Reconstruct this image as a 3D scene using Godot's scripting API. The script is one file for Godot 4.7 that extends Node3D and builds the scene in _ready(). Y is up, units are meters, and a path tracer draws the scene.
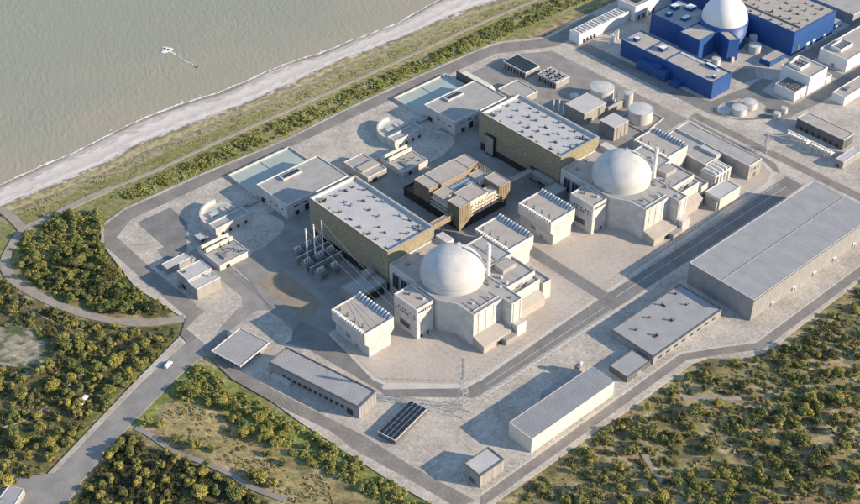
extends Node3D
# ---------- camera constants fitted to the photograph's building edges
const FOCAL := 1322.643
const PITCH := 0.66118
const YAW := 0.83283
const CAM := Vector3(-595.946, 765.542, 823.546)
var M := {}
var O := Vector3.ZERO
var R := RandomNumberGenerator.new()
var used := {}
var nz := FastNoiseLite.new()
var env: Environment

func cam_axes() -> Array:
	var fh := Vector3(cos(YAW), 0, -sin(YAW))
	var f := fh * cos(PITCH) + Vector3(0, -sin(PITCH), 0)
	var r := f.cross(Vector3.UP).normalized()
	return [r, r.cross(f), f]

var AX: Array
func G(px: float, py: float, h := 0.0) -> Vector3:   # a photo pixel to the point at height h below it
	var d: Vector3 = AX[2] + AX[0] * ((px - 430.0) / FOCAL) - AX[1] * ((py - 252.0) / FOCAL)
	return CAM + d * ((h - CAM.y) / d.y)
func GP(pts: Array, h := 0.0) -> PackedVector2Array:
	var o := PackedVector2Array()
	for p in pts:
		var g := G(p[0], p[1], h)
		o.append(Vector2(g.x, g.z))
	return o
func PV(a: Array) -> PackedVector2Array:
	var o := PackedVector2Array()
	for i in range(0, a.size(), 2): o.append(Vector2(a[i], a[i + 1]))
	return o

# ---------- mesh helpers (world coordinates minus O, the base of the thing being built)
func S(smooth := false) -> SurfaceTool:
	var st := SurfaceTool.new()
	st.begin(Mesh.PRIMITIVE_TRIANGLES)
	st.set_smooth_group(0 if smooth else -1)
	return st
func tri(st: SurfaceTool, a: Vector3, b: Vector3, c: Vector3, n: Vector3) -> void:
	if (c - a).cross(b - a).dot(n) < 0.0:
		var t := b
		b = c
		c = t
	st.add_vertex(a - O); st.add_vertex(b - O); st.add_vertex(c - O)
func quad(st: SurfaceTool, a: Vector3, b: Vector3, c: Vector3, d: Vector3, n: Vector3) -> void:
	tri(st, a, b, c, n)
	tri(st, a, c, d, n)
func area(p: PackedVector2Array) -> float:
	var s := 0.0
	for i in p.size():
		var q := p[(i + 1) % p.size()]
		s += p[i].x * q.y - q.x * p[i].y
	return s * 0.5
func prism(st: SurfaceTool, poly: PackedVector2Array, y0: float, y1: float, bottom := false) -> void:
	var p := poly
	if area(p) < 0.0:
		p = poly.duplicate()
		p.reverse()
	var n := p.size()
	for i in n:
		var a := p[i]
		var b := p[(i + 1) % n]
		var nn := Vector3(b.y - a.y, 0, -(b.x - a.x))
		quad(st, Vector3(b.x, y1, b.y), Vector3(a.x, y1, a.y), Vector3(a.x, y0, a.y), Vector3(b.x, y0, b.y), nn)
	var ix := Geometry2D.triangulate_polygon(p)
	for k in range(0, ix.size(), 3):
		var a := p[ix[k]]
		var b := p[ix[k + 1]]
		var c := p[ix[k + 2]]
		tri(st, Vector3(a.x, y1, a.y), Vector3(b.x, y1, b.y), Vector3(c.x, y1, c.y), Vector3.UP)
		if bottom: tri(st, Vector3(a.x, y0, a.y), Vector3(b.x, y0, b.y), Vector3(c.x, y0, c.y), Vector3.DOWN)
func rect(x0: float, z0: float, x1: float, z1: float) -> PackedVector2Array:
	return PackedVector2Array([Vector2(x0, z0), Vector2(x1, z0), Vector2(x1, z1), Vector2(x0, z1)])
func bx(st: SurfaceTool, x0: float, y0: float, z0: float, x1: float, y1: float, z1: float) -> void:
	prism(st, rect(minf(x0, x1), minf(z0, z1), maxf(x0, x1), maxf(z0, z1)), minf(y0, y1), maxf(y0, y1), true)
func profz(st: SurfaceTool, prof: PackedVector2Array, z0: float, z1: float) -> void:   # x-y outline drawn out along z
	var n := prof.size()
	var c := Vector2.ZERO
	for v in prof: c += v / n
	var sg := 1.0 if area(prof) > 0.0 else -1.0
	for i in n:
		var a := prof[i]
		var b := prof[(i + 1) % n]
		quad(st, Vector3(a.x, a.y, z1), Vector3(b.x, b.y, z1), Vector3(b.x, b.y, z0), Vector3(a.x, a.y, z0), Vector3(b.y - a.y, -(b.x - a.x), 0) * sg)
	var ix := Geometry2D.triangulate_polygon(prof)
	for k in range(0, ix.size(), 3):
		var a := prof[ix[k]]
		var b := prof[ix[k + 1]]
		var d := prof[ix[k + 2]]
		tri(st, Vector3(a.x, a.y, z1), Vector3(b.x, b.y, z1), Vector3(d.x, d.y, z1), Vector3.BACK)
		tri(st, Vector3(a.x, a.y, z0), Vector3(b.x, b.y, z0), Vector3(d.x, d.y, z0), Vector3.FORWARD)
func profx(st: SurfaceTool, prof: PackedVector2Array, x0: float, x1: float) -> void:   # z-y outline drawn out along x
	var n := prof.size()
	var sg := 1.0 if area(prof) > 0.0 else -1.0
	for i in n:
		var a := prof[i]
		var b := prof[(i + 1) % n]
		quad(st, Vector3(x1, a.y, a.x), Vector3(x1, b.y, b.x), Vector3(x0, b.y, b.x), Vector3(x0, a.y, a.x), Vector3(0, -(b.x - a.x), b.y - a.y) * sg)
	var ix := Geometry2D.triangulate_polygon(prof)
	for k in range(0, ix.size(), 3):
		var a := prof[ix[k]]
		var b := prof[ix[k + 1]]
		var d := prof[ix[k + 2]]
		tri(st, Vector3(x1, a.y, a.x), Vector3(x1, b.y, b.x), Vector3(x1, d.y, d.x), Vector3.RIGHT)
		tri(st, Vector3(x0, a.y, a.x), Vector3(x0, b.y, b.x), Vector3(x0, d.y, d.x), Vector3.LEFT)
func ring(st: SurfaceTool, poly: PackedVector2Array, t: float, y0: float, y1: float) -> void:   # a wall of thickness t inside an outline
	var p := poly
	if area(p) < 0.0:
		p = poly.duplicate()
		p.reverse()
	var n := p.size()
	var q := PackedVector2Array()
	for i in n:
		var a := p[(i + n - 1) % n]
		var b := p[i]
		var c := p[(i + 1) % n]
		var d1 := (b - a).normalized()
		var d2 := (c - b).normalized()
		var n1 := Vector2(-d1.y, d1.x)
		var n2 := Vector2(-d2.y, d2.x)
		var m := (n1 + n2).normalized()
		q.append(b + m * (t / maxf(0.3, m.dot(n1))))
	for i in n:
		var j := (i + 1) % n
		var nn := Vector3(p[j].y - p[i].y, 0, -(p[j].x - p[i].x))
		var A := Vector3(p[i].x, 0, p[i].y)
		var B := Vector3(p[j].x, 0, p[j].y)
		var C := Vector3(q[j].x, 0, q[j].y)
		var D := Vector3(q[i].x, 0, q[i].y)
		var u0 := Vector3(0, y0, 0)
		var u1 := Vector3(0, y1, 0)
		quad(st, B + u1, A + u1, A + u0, B + u0, nn)
		quad(st, C + u1, D + u1, D + u0, C + u0, -nn)
		quad(st, A + u1, B + u1, C + u1, D + u1, Vector3.UP)
		quad(st, A + u0, B + u0, C + u0, D + u0, Vector3.DOWN)
func lathe(st: SurfaceTool, c: Vector3, prof: Array, n := 32) -> void:   # prof: [radius, height] pairs upward
	for k in prof.size() - 1:
		var r0: float = prof[k][0]
		var r1: float = prof[k + 1][0]
		var y0: float = prof[k][1]
		var y1: float = prof[k + 1][1]
		for i in n:
			var a0 := TAU * i / n
			var a1 := TAU * (i + 1) / n
			var d0 := Vector3(cos(a0), 0, sin(a0))
			var d1 := Vector3(cos(a1), 0, sin(a1))
			var nn := (d0 + d1) * (y1 - y0) + Vector3(0, (r0 - r1) * 2.0, 0)
			var A := c + d0 * r0 + Vector3(0, y0, 0)
			var B := c + d1 * r0 + Vector3(0, y0, 0)
			var C := c + d1 * r1 + Vector3(0, y1, 0)
			var D := c + d0 * r1 + Vector3(0, y1, 0)
			if r0 > 0.001: tri(st, A, B, C, nn)
			if r1 > 0.001: tri(st, A, C, D, nn)
func tube(st: SurfaceTool, a: Vector3, b: Vector3, r: float, r2 := -1.0, n := 6) -> void:
	if r2 < 0.0: r2 = r
	var d := (b - a).normalized()
	var s := d.cross(Vector3.UP if absf(d.y) < 0.9 else Vector3.RIGHT).normalized()
	var t := s.cross(d)
	for i in n:
		var v0 := s * cos(TAU * i / n) + t * sin(TAU * i / n)
		var v1 := s * cos(TAU * (i + 1) / n) + t * sin(TAU * (i + 1) / n)
		quad(st, a + v0 * r, a + v1 * r, b + v1 * r2, b + v0 * r2, v0 + v1)
		tri(st, b, b + v0 * r2, b + v1 * r2, d)

# ---------- node helpers
func obj(called: String, st: SurfaceTool, m: Material, parent: Node) -> MeshInstance3D:
	var o := MeshInstance3D.new()
	o.name = called
	st.generate_normals()
	o.mesh = st.commit()
	o.material_override = m
	parent.add_child(o, true)
	return o
func inst(called: String, mesh: Mesh, m: Material, parent: Node, at: Vector3, turn := 0.0, sc := 1.0) -> MeshInstance3D:
	var o := MeshInstance3D.new()
	o.name = called
	o.mesh = mesh
	o.material_override = m
	parent.add_child(o, true)
	o.position = at
	o.rotation.y = turn
	o.scale = Vector3.ONE * sc
	return o
func numbered(called: String) -> String:
	var k: int = used.get(called, 0)
	used[called] = k + 1
	return called if k == 0 else "%s_%03d" % [called, k]
func tag(o: Node, label: String, cat: String, group := "") -> Node:
	o.set_meta("label", label)
	o.set_meta("category", cat)
	if group != "": o.set_meta("group", group)
	return o
func thing(called: String, label: String, cat: String, at: Vector3, turn := 0.0, group := "") -> Node3D:
	var o := Node3D.new()
	o.name = numbered(called)
	add_child(o)
	o.position = at
	o.rotation.y = turn
	tag(o, label, cat, group)
	O = at if turn == 0.0 else Vector3.ZERO
	return o
func dup(t: Node3D, off: Vector3, label: String, group := "") -> Node3D:
	var r: Node3D = t.duplicate()
	r.name = numbered(String(t.name).split("_0")[0])
	add_child(r)
	r.position = t.position + off
	r.set_meta("label", label)
	if group != "":
		r.set_meta("group", group)
	return r
func structure(called: String, st: SurfaceTool, m: Material) -> MeshInstance3D:
	var o := obj(numbered(called), st, m, self)
	o.set_meta("kind", "structure")
	return o
func sheet(called: String, poly: PackedVector2Array, y: float, m: Material, y0 := -0.5) -> MeshInstance3D:
	O = Vector3.ZERO
	var st := S()
	prism(st, poly, y0, y)
	return structure(called, st, m)
func ribbon(called: String, pts: PackedVector2Array, w: float, y: float, m: Material, y0 := -1.0) -> void:
	O = Vector3.ZERO
	var l := PackedVector2Array()
	var r := PackedVector2Array()
	for i in pts.size():
		var d := (pts[mini(i + 1, pts.size() - 1)] - pts[maxi(i - 1, 0)]).normalized()
		var k := Vector2(-d.y, d.x) * (w * 0.5 * (1.0 + 0.16 * nz.get_noise_2d(pts[i].x * 3.0, pts[i].y * 3.0)))
		l.append(pts[i] + k)
		r.append(pts[i] - k)
	var st := S()
	for i in pts.size() - 1:
		prism(st, PackedVector2Array([l[i], l[i + 1], r[i + 1], r[i]]), y0, y)
	structure(called, st, m)
func curve(pts: PackedVector2Array, step := 5.0) -> PackedVector2Array:
	var c := Curve2D.new()
	for i in pts.size():
		var d := (pts[mini(i + 1, pts.size() - 1)] - pts[maxi(i - 1, 0)]) / 6.0
		c.add_point(pts[i], -d, d)
	c.bake_interval = step
	return c.get_baked_points()

# ---------- materials
func noise_bytes(sz: int, freq: float, sd: int, oct := 4) -> PackedByteArray:
	var n := FastNoiseLite.new()
	n.seed = sd
	n.frequency = freq
	n.fractal_octaves = oct
	return n.get_seamless_image(sz, sz).get_data()
func mix_tex(a: Color, b: Color, sd: int, coarse := 0.006, fine := 0.06, wf := 0.45, sz := 512, contrast := 1.6) -> ImageTexture:
	var n1 := noise_bytes(sz, coarse, sd)
	var n2 := noise_bytes(sz, fine, sd + 7, 3)
	var sa := a.linear_to_srgb()
	var sb := b.linear_to_srgb()
	var lut := PackedByteArray()
	lut.resize(768)
	for i in 256:
		var k := clampf((i / 255.0 - 0.5) * contrast + 0.5, 0.0, 1.0)
		var c := sa.lerp(sb, k)
		lut[i * 3] = int(c.r * 255.0)
		lut[i * 3 + 1] = int(c.g * 255.0)
		lut[i * 3 + 2] = int(c.b * 255.0)
	var out := PackedByteArray()
	out.resize(sz * sz * 3)
	var w2 := int(wf * 256.0)
	var w1 := 256 - w2
	for i in sz * sz:
		var v := ((n1[i] * w1 + n2[i] * w2) >> 8) * 3
		out[i * 3] = lut[v]
		out[i * 3 + 1] = lut[v + 1]
		out[i * 3 + 2] = lut[v + 2]
	var t := ImageTexture.create_from_image(Image.create_from_data(sz, sz, false, Image.FORMAT_RGB8, out))
	return t
func mk(called: String, a: Color, b: Color, rough := 0.85, size := 60.0, stretch := 1.0, wf := 0.45, metal := 0.0) -> StandardMaterial3D:
	var m := StandardMaterial3D.new()
	m.albedo_texture = mix_tex(a, b, hash(called) % 1000, 0.006, 0.06, wf)
	m.uv1_triplanar = true
	m.uv1_world_triplanar = true
	m.uv1_scale = Vector3(1.0 / size, 1.0 / (size * stretch), 1.0 / size)
	m.roughness = rough
	m.metallic = metal
	M[called] = m
	return m
func flat(called: String, c: Color, rough := 0.6, metal := 0.0) -> StandardMaterial3D:
	var m := StandardMaterial3D.new()
	m.albedo_color = c.linear_to_srgb()
	m.roughness = rough
	m.metallic = metal
	M[called] = m
	return m
func slab_tex(a: Color, b: Color, sd: int, cell: int) -> ImageTexture:   # poured concrete: each pour its own tone, blotches and specks over it
	var sz := 1024
	var n1 := noise_bytes(sz, 0.004, sd, 5)
	var n2 := noise_bytes(sz, 0.05, sd + 3, 3)
	var rg := RandomNumberGenerator.new()
	rg.seed = sd
	var nc := sz / cell + 1
	var tone := PackedByteArray()
	for i in nc * nc: tone.append(rg.randi_range(70, 186))
	var sa := a.linear_to_srgb()
	var sb := b.linear_to_srgb()
	var out := PackedByteArray()
	out.resize(sz * sz * 3)
	var lut := PackedByteArray()
	lut.resize(768)
	for i in 256:
		var c := sa.lerp(sb, clampf((i / 255.0 - 0.5) * 1.9 + 0.5, 0.0, 1.0))
		lut[i * 3] = int(c.r * 255.0)
		lut[i * 3 + 1] = int(c.g * 255.0)
		lut[i * 3 + 2] = int(c.b * 255.0)
	for y in sz:
		var ry := (y / cell) * nc
		for x in sz:
			var i := y * sz + x
			var v := ((n1[i] * 88 + n2[i] * 98 + tone[ry + x / cell] * 70) >> 8)
			if x % cell == 0 or y % cell == 0: v = v * 15 / 16
			v *= 3
			out[i * 3] = lut[v]
			out[i * 3 + 1] = lut[v + 1]
			out[i * 3 + 2] = lut[v + 2]
	return ImageTexture.create_from_image(Image.create_from_data(sz, sz, false, Image.FORMAT_RGB8, out))
func slab(called: String, a: Color, b: Color, size: float, cell: int, sd: int) -> void:
	var m := StandardMaterial3D.new()
	m.albedo_texture = slab_tex(a, b, sd, cell)
	m.uv1_triplanar = true
	m.uv1_world_triplanar = true
	m.uv1_scale = Vector3.ONE / size
	m.roughness = 0.9
	M[called] = m
func vcol(called: String, rough := 0.9) -> StandardMaterial3D:
	var m := StandardMaterial3D.new()
	m.vertex_color_use_as_albedo = true
	m.roughness = rough
	M[called] = m
	return m
func materials() -> void:
	slab("concrete", Color(0.3, 0.275, 0.245), Color(0.63, 0.575, 0.515), 200.0, 28, 3)
	slab("pink_yard", Color(0.39, 0.348, 0.308), Color(0.53, 0.48, 0.433), 260.0, 64, 11)
	mk("asphalt", Color(0.15, 0.15, 0.15), Color(0.25, 0.248, 0.245), 0.9, 90.0)
	mk("road_brown", Color(0.17, 0.158, 0.145), Color(0.3, 0.28, 0.26), 0.9, 80.0, 1.0, 0.55)
	mk("bluegrey_road", Color(0.21, 0.204, 0.195), Color(0.31, 0.3, 0.287), 0.9, 70.0)
	mk("kerb", Color(0.45, 0.42, 0.39), Color(0.6, 0.565, 0.53), 0.85, 40.0)
	mk("dirt_path", Color(0.25, 0.22, 0.185), Color(0.4, 0.36, 0.31), 0.95, 45.0, 1.0, 0.6)
	mk("gravel", Color(0.22, 0.185, 0.14), Color(0.34, 0.29, 0.225), 0.95, 50.0, 1.0, 0.6)
	slab("white_wall", Color(0.4, 0.39, 0.37), Color(0.7, 0.69, 0.665), 64.0, 64, 21)
	M.white_wall.uv1_scale = Vector3(1.0 / 64.0, 1.0 / 64.0, 1.0 / 64.0)
	mk("cream_wall", Color(0.62, 0.58, 0.49), Color(0.74, 0.7, 0.6), 0.8, 26.0, 3.0)
	mk("pure_white", Color(0.72, 0.715, 0.7), Color(0.82, 0.815, 0.8), 0.7, 30.0, 2.5)
	mk("roof_grey", Color(0.31, 0.305, 0.3), Color(0.42, 0.412, 0.405), 0.9, 45.0)
	mk("roof_light", Color(0.42, 0.42, 0.43), Color(0.52, 0.52, 0.53), 0.85, 60.0)
	mk("roof_metal", Color(0.3, 0.302, 0.315), Color(0.37, 0.372, 0.385), 0.6, 60.0)
	mk("roof_tan", Color(0.36, 0.33, 0.3), Color(0.46, 0.43, 0.395), 0.9, 40.0)
	mk("wall_grey", Color(0.25, 0.253, 0.255), Color(0.34, 0.343, 0.345), 0.7, 25.0, 3.0)
	mk("wall_warm_grey", Color(0.27, 0.262, 0.25), Color(0.38, 0.37, 0.352), 0.75, 22.0, 3.0)
	mk("wall_dark", Color(0.1, 0.1, 0.105), Color(0.155, 0.155, 0.16), 0.7, 25.0, 3.0)
	mk("wood_gold", Color(0.25, 0.2, 0.13), Color(0.36, 0.295, 0.2), 0.65, 14.0, 4.0)
	mk("base_dark", Color(0.022, 0.022, 0.022), Color(0.045, 0.043, 0.04), 0.6, 20.0)
	slab("blue", Color(0.018, 0.074, 0.25), Color(0.03, 0.103, 0.31), 56.0, 64, 33)
	M.blue.roughness = 0.5
	slab("dome_white", Color(0.42, 0.42, 0.412), Color(0.68, 0.678, 0.668), 90.0, 56, 41)
	M.dome_white.roughness = 0.5
	mk("tank_grey", Color(0.5, 0.49, 0.47), Color(0.63, 0.62, 0.6), 0.6, 16.0, 3.0)
	mk("steel", Color(0.42, 0.43, 0.44), Color(0.55, 0.56, 0.57), 0.5, 12.0)
	mk("machine", Color(0.16, 0.165, 0.17), Color(0.3, 0.305, 0.31), 0.6, 9.0)
	flat("coping", Color(0.62, 0.61, 0.59), 0.7)
	flat("coping_dark", Color(0.12, 0.12, 0.125), 0.7)
	flat("dark", Color(0.03, 0.032, 0.035), 0.5)
	flat("glass", Color(0.035, 0.045, 0.06), 0.12)
	flat("louvre", Color(0.2, 0.27, 0.36), 0.45)
	flat("white", Color(0.78, 0.78, 0.76), 0.6)
	flat("panel", Color(0.018, 0.02, 0.026), 0.25)
	flat("rubber", Color(0.02, 0.02, 0.02), 0.8)
	flat("line_white", Color(0.55, 0.53, 0.5), 0.8)
	var w := flat("pool", Color(0.32, 0.42, 0.4), 0.22)
	w.albedo_texture = mix_tex(Color(0.34, 0.41, 0.38), Color(0.44, 0.49, 0.45), 51)
	w.albedo_color = Color.WHITE
	w.uv1_triplanar = true
	w.uv1_world_triplanar = true
	w.uv1_scale = Vector3.ONE / 70.0
	var g := flat("court_glass", Color(0.1, 0.2, 0.34), 0.1)
	g.metallic_specular = 0.6
	vcol("vc")
	vcol("cladding", 0.5)
	M["cladding"].metallic = 0.15
	var lf := vcol("leaf", 0.75)
	lf.backlight_enabled = true
	lf.backlight = Color(0.12, 0.14, 0.04)
	mk("bark", Color(0.07, 0.05, 0.035), Color(0.14, 0.11, 0.08), 0.95, 3.0)
	var hm := vcol("heath", 0.95)
	hm.albedo_texture = mix_tex(Color(0.42, 0.42, 0.42), Color(1, 1, 1), 77, 0.02, 0.12, 0.6, 512, 2.4)
	hm.uv1_scale = Vector3.ONE
	var sm := vcol("sand", 0.95)
	sm.albedo_texture = mix_tex(Color(0.72, 0.72, 0.72), Color(1, 1, 1), 78, 0.03, 0.15, 0.6, 512, 2.2)

func lerp_px(tab: Array, x: float) -> float:
	for i in tab.size() - 1:
		if x <= tab[i + 1][0] or i == tab.size() - 2:
			var k: float = (x - tab[i][0]) / (tab[i + 1][0] - tab[i][0])
			return tab[i][1] + (tab[i + 1][1] - tab[i][1]) * k
	return 0.0
const SHORE := [[-60, 208], [0, 186], [37, 168.6], [84, 148], [118, 130], [145, 118], [175, 106], [219, 93], [285, 64], [319, 54], [369, 34], [396, 24], [430, 5], [445, -3], [520, -40]]
const DUNE := [[-60, 232], [0, 209], [34, 195], [67, 182], [104, 166], [141, 146], [182, 130], [216, 116], [241, 108], [288, 87], [335, 64], [396, 42], [437, 24], [474, 10], [501, 1], [580, -30]]
var POLY := {}

func grid_mesh(nx: int, nz_: int, vs: PackedVector3Array, cs: PackedColorArray, uvs: PackedVector2Array) -> ArrayMesh:
	var ix := PackedInt32Array()
	ix.resize((nx - 1) * (nz_ - 1) * 6)
	var k := 0
	for j in nz_ - 1:
		for i in nx - 1:
			var a := j * nx + i
			ix[k] = a; ix[k + 1] = a + 1; ix[k + 2] = a + nx + 1
			ix[k + 3] = a; ix[k + 4] = a + nx + 1; ix[k + 5] = a + nx
			k += 6
	var ns := PackedVector3Array()
	ns.resize(vs.size())
	for j in nz_:
		for i in nx:
			var l := vs[j * nx + maxi(i - 1, 0)]
			var r := vs[j * nx + mini(i + 1, nx - 1)]
			var u := vs[maxi(j - 1, 0) * nx + i]
			var d := vs[mini(j + 1, nz_ - 1) * nx + i]
			var n := (d - u).cross(r - l).normalized()
			ns[j * nx + i] = n if n.y > 0.0 else -n
	var arr := []
	arr.resize(Mesh.ARRAY_MAX)
	arr[Mesh.ARRAY_VERTEX] = vs
	arr[Mesh.ARRAY_NORMAL] = ns
	arr[Mesh.ARRAY_COLOR] = cs
	arr[Mesh.ARRAY_TEX_UV] = uvs
	arr[Mesh.ARRAY_INDEX] = ix
	var m := ArrayMesh.new()
	m.add_surface_from_arrays(Mesh.PRIMITIVE_TRIANGLES, arr)
	return m
func place(called: String, mesh: Mesh, m: Material) -> MeshInstance3D:
	var o := inst(numbered(called), mesh, m, self, Vector3.ZERO)
	o.set_meta("kind", "structure")
	return o
func spread(lo: float, hi: float, step: float) -> PackedFloat32Array:
	var a := PackedFloat32Array([lo - 2600.0, lo - 1200.0, lo - 500.0, lo - 200.0, lo - 80.0, lo - 30.0])
	var v := lo
	while v <= hi:
		a.append(v)
		v += step
	for k in [30.0, 80.0, 200.0, 500.0, 1200.0, 2600.0]: a.append(hi + k)
	return a
func inside(p: Vector2, key: String) -> bool:
	return Geometry2D.is_point_in_polygon(p, POLY[key])
func heath_height(x: float, z: float) -> float:
	var y := -0.75 + nz.get_noise_2d(x * 0.35, z * 0.35) * 0.4
	if z < -225.0: y -= (-225.0 - z) * 0.16
	return maxf(y, -14.0)
func heath_color(x: float, z: float) -> Color:
	var a := nz.get_noise_2d(x * 1.6, z * 1.6)
	var b := nz.get_noise_2d(x * 5.0 + 300.0, z * 5.0)
	var e := nz.get_noise_2d(x * 14.0, z * 14.0 + 77.0)
	var j := Vector2(x + b * 9.0, z + a * 9.0)
	var c: Color
	var k := smoothstep(-0.32, 0.35, a + b * 0.6)
	if z < -140.0:
		c = Color(0.34, 0.34, 0.13).lerp(Color(0.43, 0.39, 0.2), k)
		var d := smoothstep(-232.0, -212.0, z + b * 12.0)
		c = Color(0.5, 0.44, 0.3).lerp(c, d)
		if x < 60.0 and z > -215.0: c = c.lerp(Color(0.24, 0.25, 0.085), 0.45)
	elif inside(j, "meadow"):
		c = Color(0.5, 0.4, 0.2).lerp(Color(0.38, 0.33, 0.14), k)
	elif inside(j, "verge"):
		c = Color(0.3, 0.34, 0.09).lerp(Color(0.2, 0.24, 0.07), k)
	elif inside(j, "roadside"):
		c = Color(0.27, 0.3, 0.085).lerp(Color(0.18, 0.2, 0.07), k)
	elif inside(j, "bare"):
		c = Color(0.44, 0.4, 0.31).lerp(Color(0.13, 0.17, 0.08), smoothstep(-0.12, 0.14, b + a * 0.6))
	elif inside(j, "mound"):
		c = Color(0.12, 0.125, 0.045).lerp(Color(0.2, 0.21, 0.075), k)
	elif inside(j, "west") or inside(j, "south"):
		c = Color(0.2, 0.175, 0.085).lerp(Color(0.11, 0.12, 0.042), k)
	else:
		c = Color(0.58, 0.48, 0.27).lerp(Color(0.34, 0.3, 0.12), k)
		var r2 := nz.get_noise_2d(x * 3.0 - 500.0, z * 3.0 + 120.0)
		c = c.lerp(Color(0.27, 0.17, 0.1), smoothstep(0.12, 0.3, r2 + e * 0.2) * 0.7)
		c = c.lerp(Color(0.13, 0.13, 0.055), smoothstep(0.1, 0.32, -r2 + e * 0.2) * 0.75)
		if b > 0.3: c = c.lerp(Color(0.6, 0.52, 0.36), (b - 0.3) * 2.5)
	return c * (1.0 + e * 0.7)

func build_ground() -> void:
	POLY["meadow"] = GP([[172, 400], [188, 403], [205, 408], [236, 420], [253, 443], [276, 457], [299, 474], [322, 474], [335, 494], [330, 515], [300, 510], [258, 483], [218, 460], [164, 434], [161, 417]])
	POLY["verge"] = GP([[176, 366], [200, 362], [290, 415], [360, 458], [450, 512], [425, 520], [330, 470], [250, 425], [200, 397], [160, 405], [140, 425], [128, 425]])
	POLY["bare"] = GP([[-40, 330], [20, 322], [44, 332], [50, 350], [34, 366], [-40, 358]])
	POLY["roadside"] = GP([[186, 322], [180, 334], [131, 383], [95, 421], [47, 472], [36, 470], [90, 414], [120, 384], [160, 340], [176, 322]])
	POLY["mound"] = GP([[18, 240], [60, 208], [104, 218], [104, 242], [122, 265], [150, 288], [172, 305], [165, 318], [100, 312], [52, 297], [18, 272]])
	POLY["west"] = GP([[-80, 260], [0, 275], [18, 290], [60, 310], [105, 326], [186, 326], [94, 421], [44, 474], [-20, 560], [-120, 500]])
	POLY["south"] = GP([[124, 430], [175, 458], [232, 480], [280, 512], [300, 560], [20, 560], [62, 512], [116, 447]])
	# ground under everything that is not paved
	var xs := spread(-450.0, 700.0, 3.2)
	var zs := spread(-262.0, 640.0, 3.2)
	var nx := xs.size()
	var nzz := zs.size()
	var vs := PackedVector3Array()
	var cs := PackedColorArray()
	var uv := PackedVector2Array()
	vs.resize(nx * nzz)
	cs.resize(nx * nzz)
	uv.resize(nx * nzz)
	for j in nzz:
		for i in nx:
			var k := j * nx + i
			var x := xs[i]
			var z := zs[j]
			vs[k] = Vector3(x, heath_height(x, z), z)
			uv[k] = Vector2(x, z) / 34.0
			if x > -130.0 and x < 700.0 and z > -130.0 and z < 335.0: cs[k] = Color(0.2, 0.18, 0.12)
			else: cs[k] = heath_color(x, z)
	place("ground", grid_mesh(nx, nzz, vs, cs, uv), M.heath)
	# beach, from under the sea up to the edge of the dunes
	var cols := 420
	var rows := 44
	vs.resize(cols * rows)
	cs.resize(cols * rows)
	uv.resize(cols * rows)
	for j in rows:
		var s := -0.75 + 1.95 * j / (rows - 1)
		for i in cols:
			var px := -240.0 + i * 2.2
			var A := G(px, lerp_px(SHORE, px), -2.0)
			var B := G(px, lerp_px(DUNE, px), -0.3)
			var p := A + (B - A) * s
			var w := nz.get_noise_2d(p.x * 1.2, p.z * 7.0)
			var w2 := nz.get_noise_2d(p.x * 5.0, p.z * 26.0 + 50.0)
			p.y = -2.0 + 1.75 * s + w * 0.12 + (0.25 if s < 1.0 and s > 0.88 else 0.0)
			if s < 0.0: p.y = -2.0 + s * 5.0
			if s > 1.05: p.y = -0.3 - (s - 1.05) * 9.0
			var k := j * cols + i
			vs[k] = p
			uv[k] = Vector2(p.x, p.z) / 26.0
			var t := s + w * 0.1
			var c := Color(0.3, 0.255, 0.205)                       # wet sand
			c = c.lerp(Color(0.56, 0.51, 0.465), smoothstep(0.03, 0.16, t))
			c = c.lerp(Color(0.78, 0.72, 0.67), smoothstep(0.18, 0.36, t + w2 * 0.2))
			c = c.lerp(Color(0.66, 0.595, 0.545), smoothstep(0.48, 0.6, t + w2 * 0.25))
			c = c.lerp(Color(0.8, 0.74, 0.69), smoothstep(0.64, 0.76, t + w2 * 0.15))
			c = c.lerp(Color(0.26, 0.22, 0.15), smoothstep(0.88, 0.95, t + w2 * 0.16))
			c = c.lerp(Color(0.4, 0.36, 0.22), smoothstep(0.98, 1.06, t + w2 * 0.2))
			var w3 := nz.get_noise_2d(p.x * 14.0 + 31.0, p.z * 14.0)
			if s > 0.86: c = c.lerp(Color(0.2, 0.19, 0.09), smoothstep(0.0, 0.3, w3) * 0.8)
			cs[k] = c * (1.0 + w2 * 0.22)
	place("beach", grid_mesh(cols, rows, vs, cs, uv), M.sand)
	# sea with wind ripples
	xs = spread(-240.0, 455.0, 1.35)
	zs = PackedFloat32Array([-3200.0, -1800.0, -1200.0, -850.0])
	var zz := -675.0
	while zz < -236.0:
		zs.append(zz)
		zz += 1.35
	nx = xs.size()
	nzz = zs.size()
	vs.resize(nx * nzz)
	cs.resize(nx * nzz)
	uv.resize(nx * nzz)
	var cd := Vector2(-0.39, 0.92)
	var cn := Vector2(0.92, 0.39)
	for j in nzz:
		for i in nx:
			var k := j * nx + i
			var p := Vector2(xs[i], zs[j])
			var a := p.dot(cd)
			var b := p.dot(cn)
			var h := nz.get_noise_2d(a * 5.0, b * 21.0) * 0.5 + nz.get_noise_2d(a * 1.5 + 90.0, b * 7.0) * 0.2 + nz.get_noise_2d(a * 9.0, b * 32.0 + 400.0) * 0.34
			vs[k] = Vector3(p.x, -2.0 + h * (0.44 + 0.32 * nz.get_noise_2d(p.x * 0.9, p.y * 0.9 + 800.0)) * smoothstep(-250.0, -310.0, p.y), p.y)
			var m := nz.get_noise_2d(p.x * 0.5, p.y * 0.9)
			var t := smoothstep(-275.0, -440.0, p.y + m * 110.0)
			cs[k] = Color(0.365, 0.33, 0.248).lerp(Color(0.312, 0.314, 0.246), t)
			uv[k] = p / 50.0
	var sea := vcol("sea", 0.22)
	sea.metallic_specular = 0.4
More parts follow.
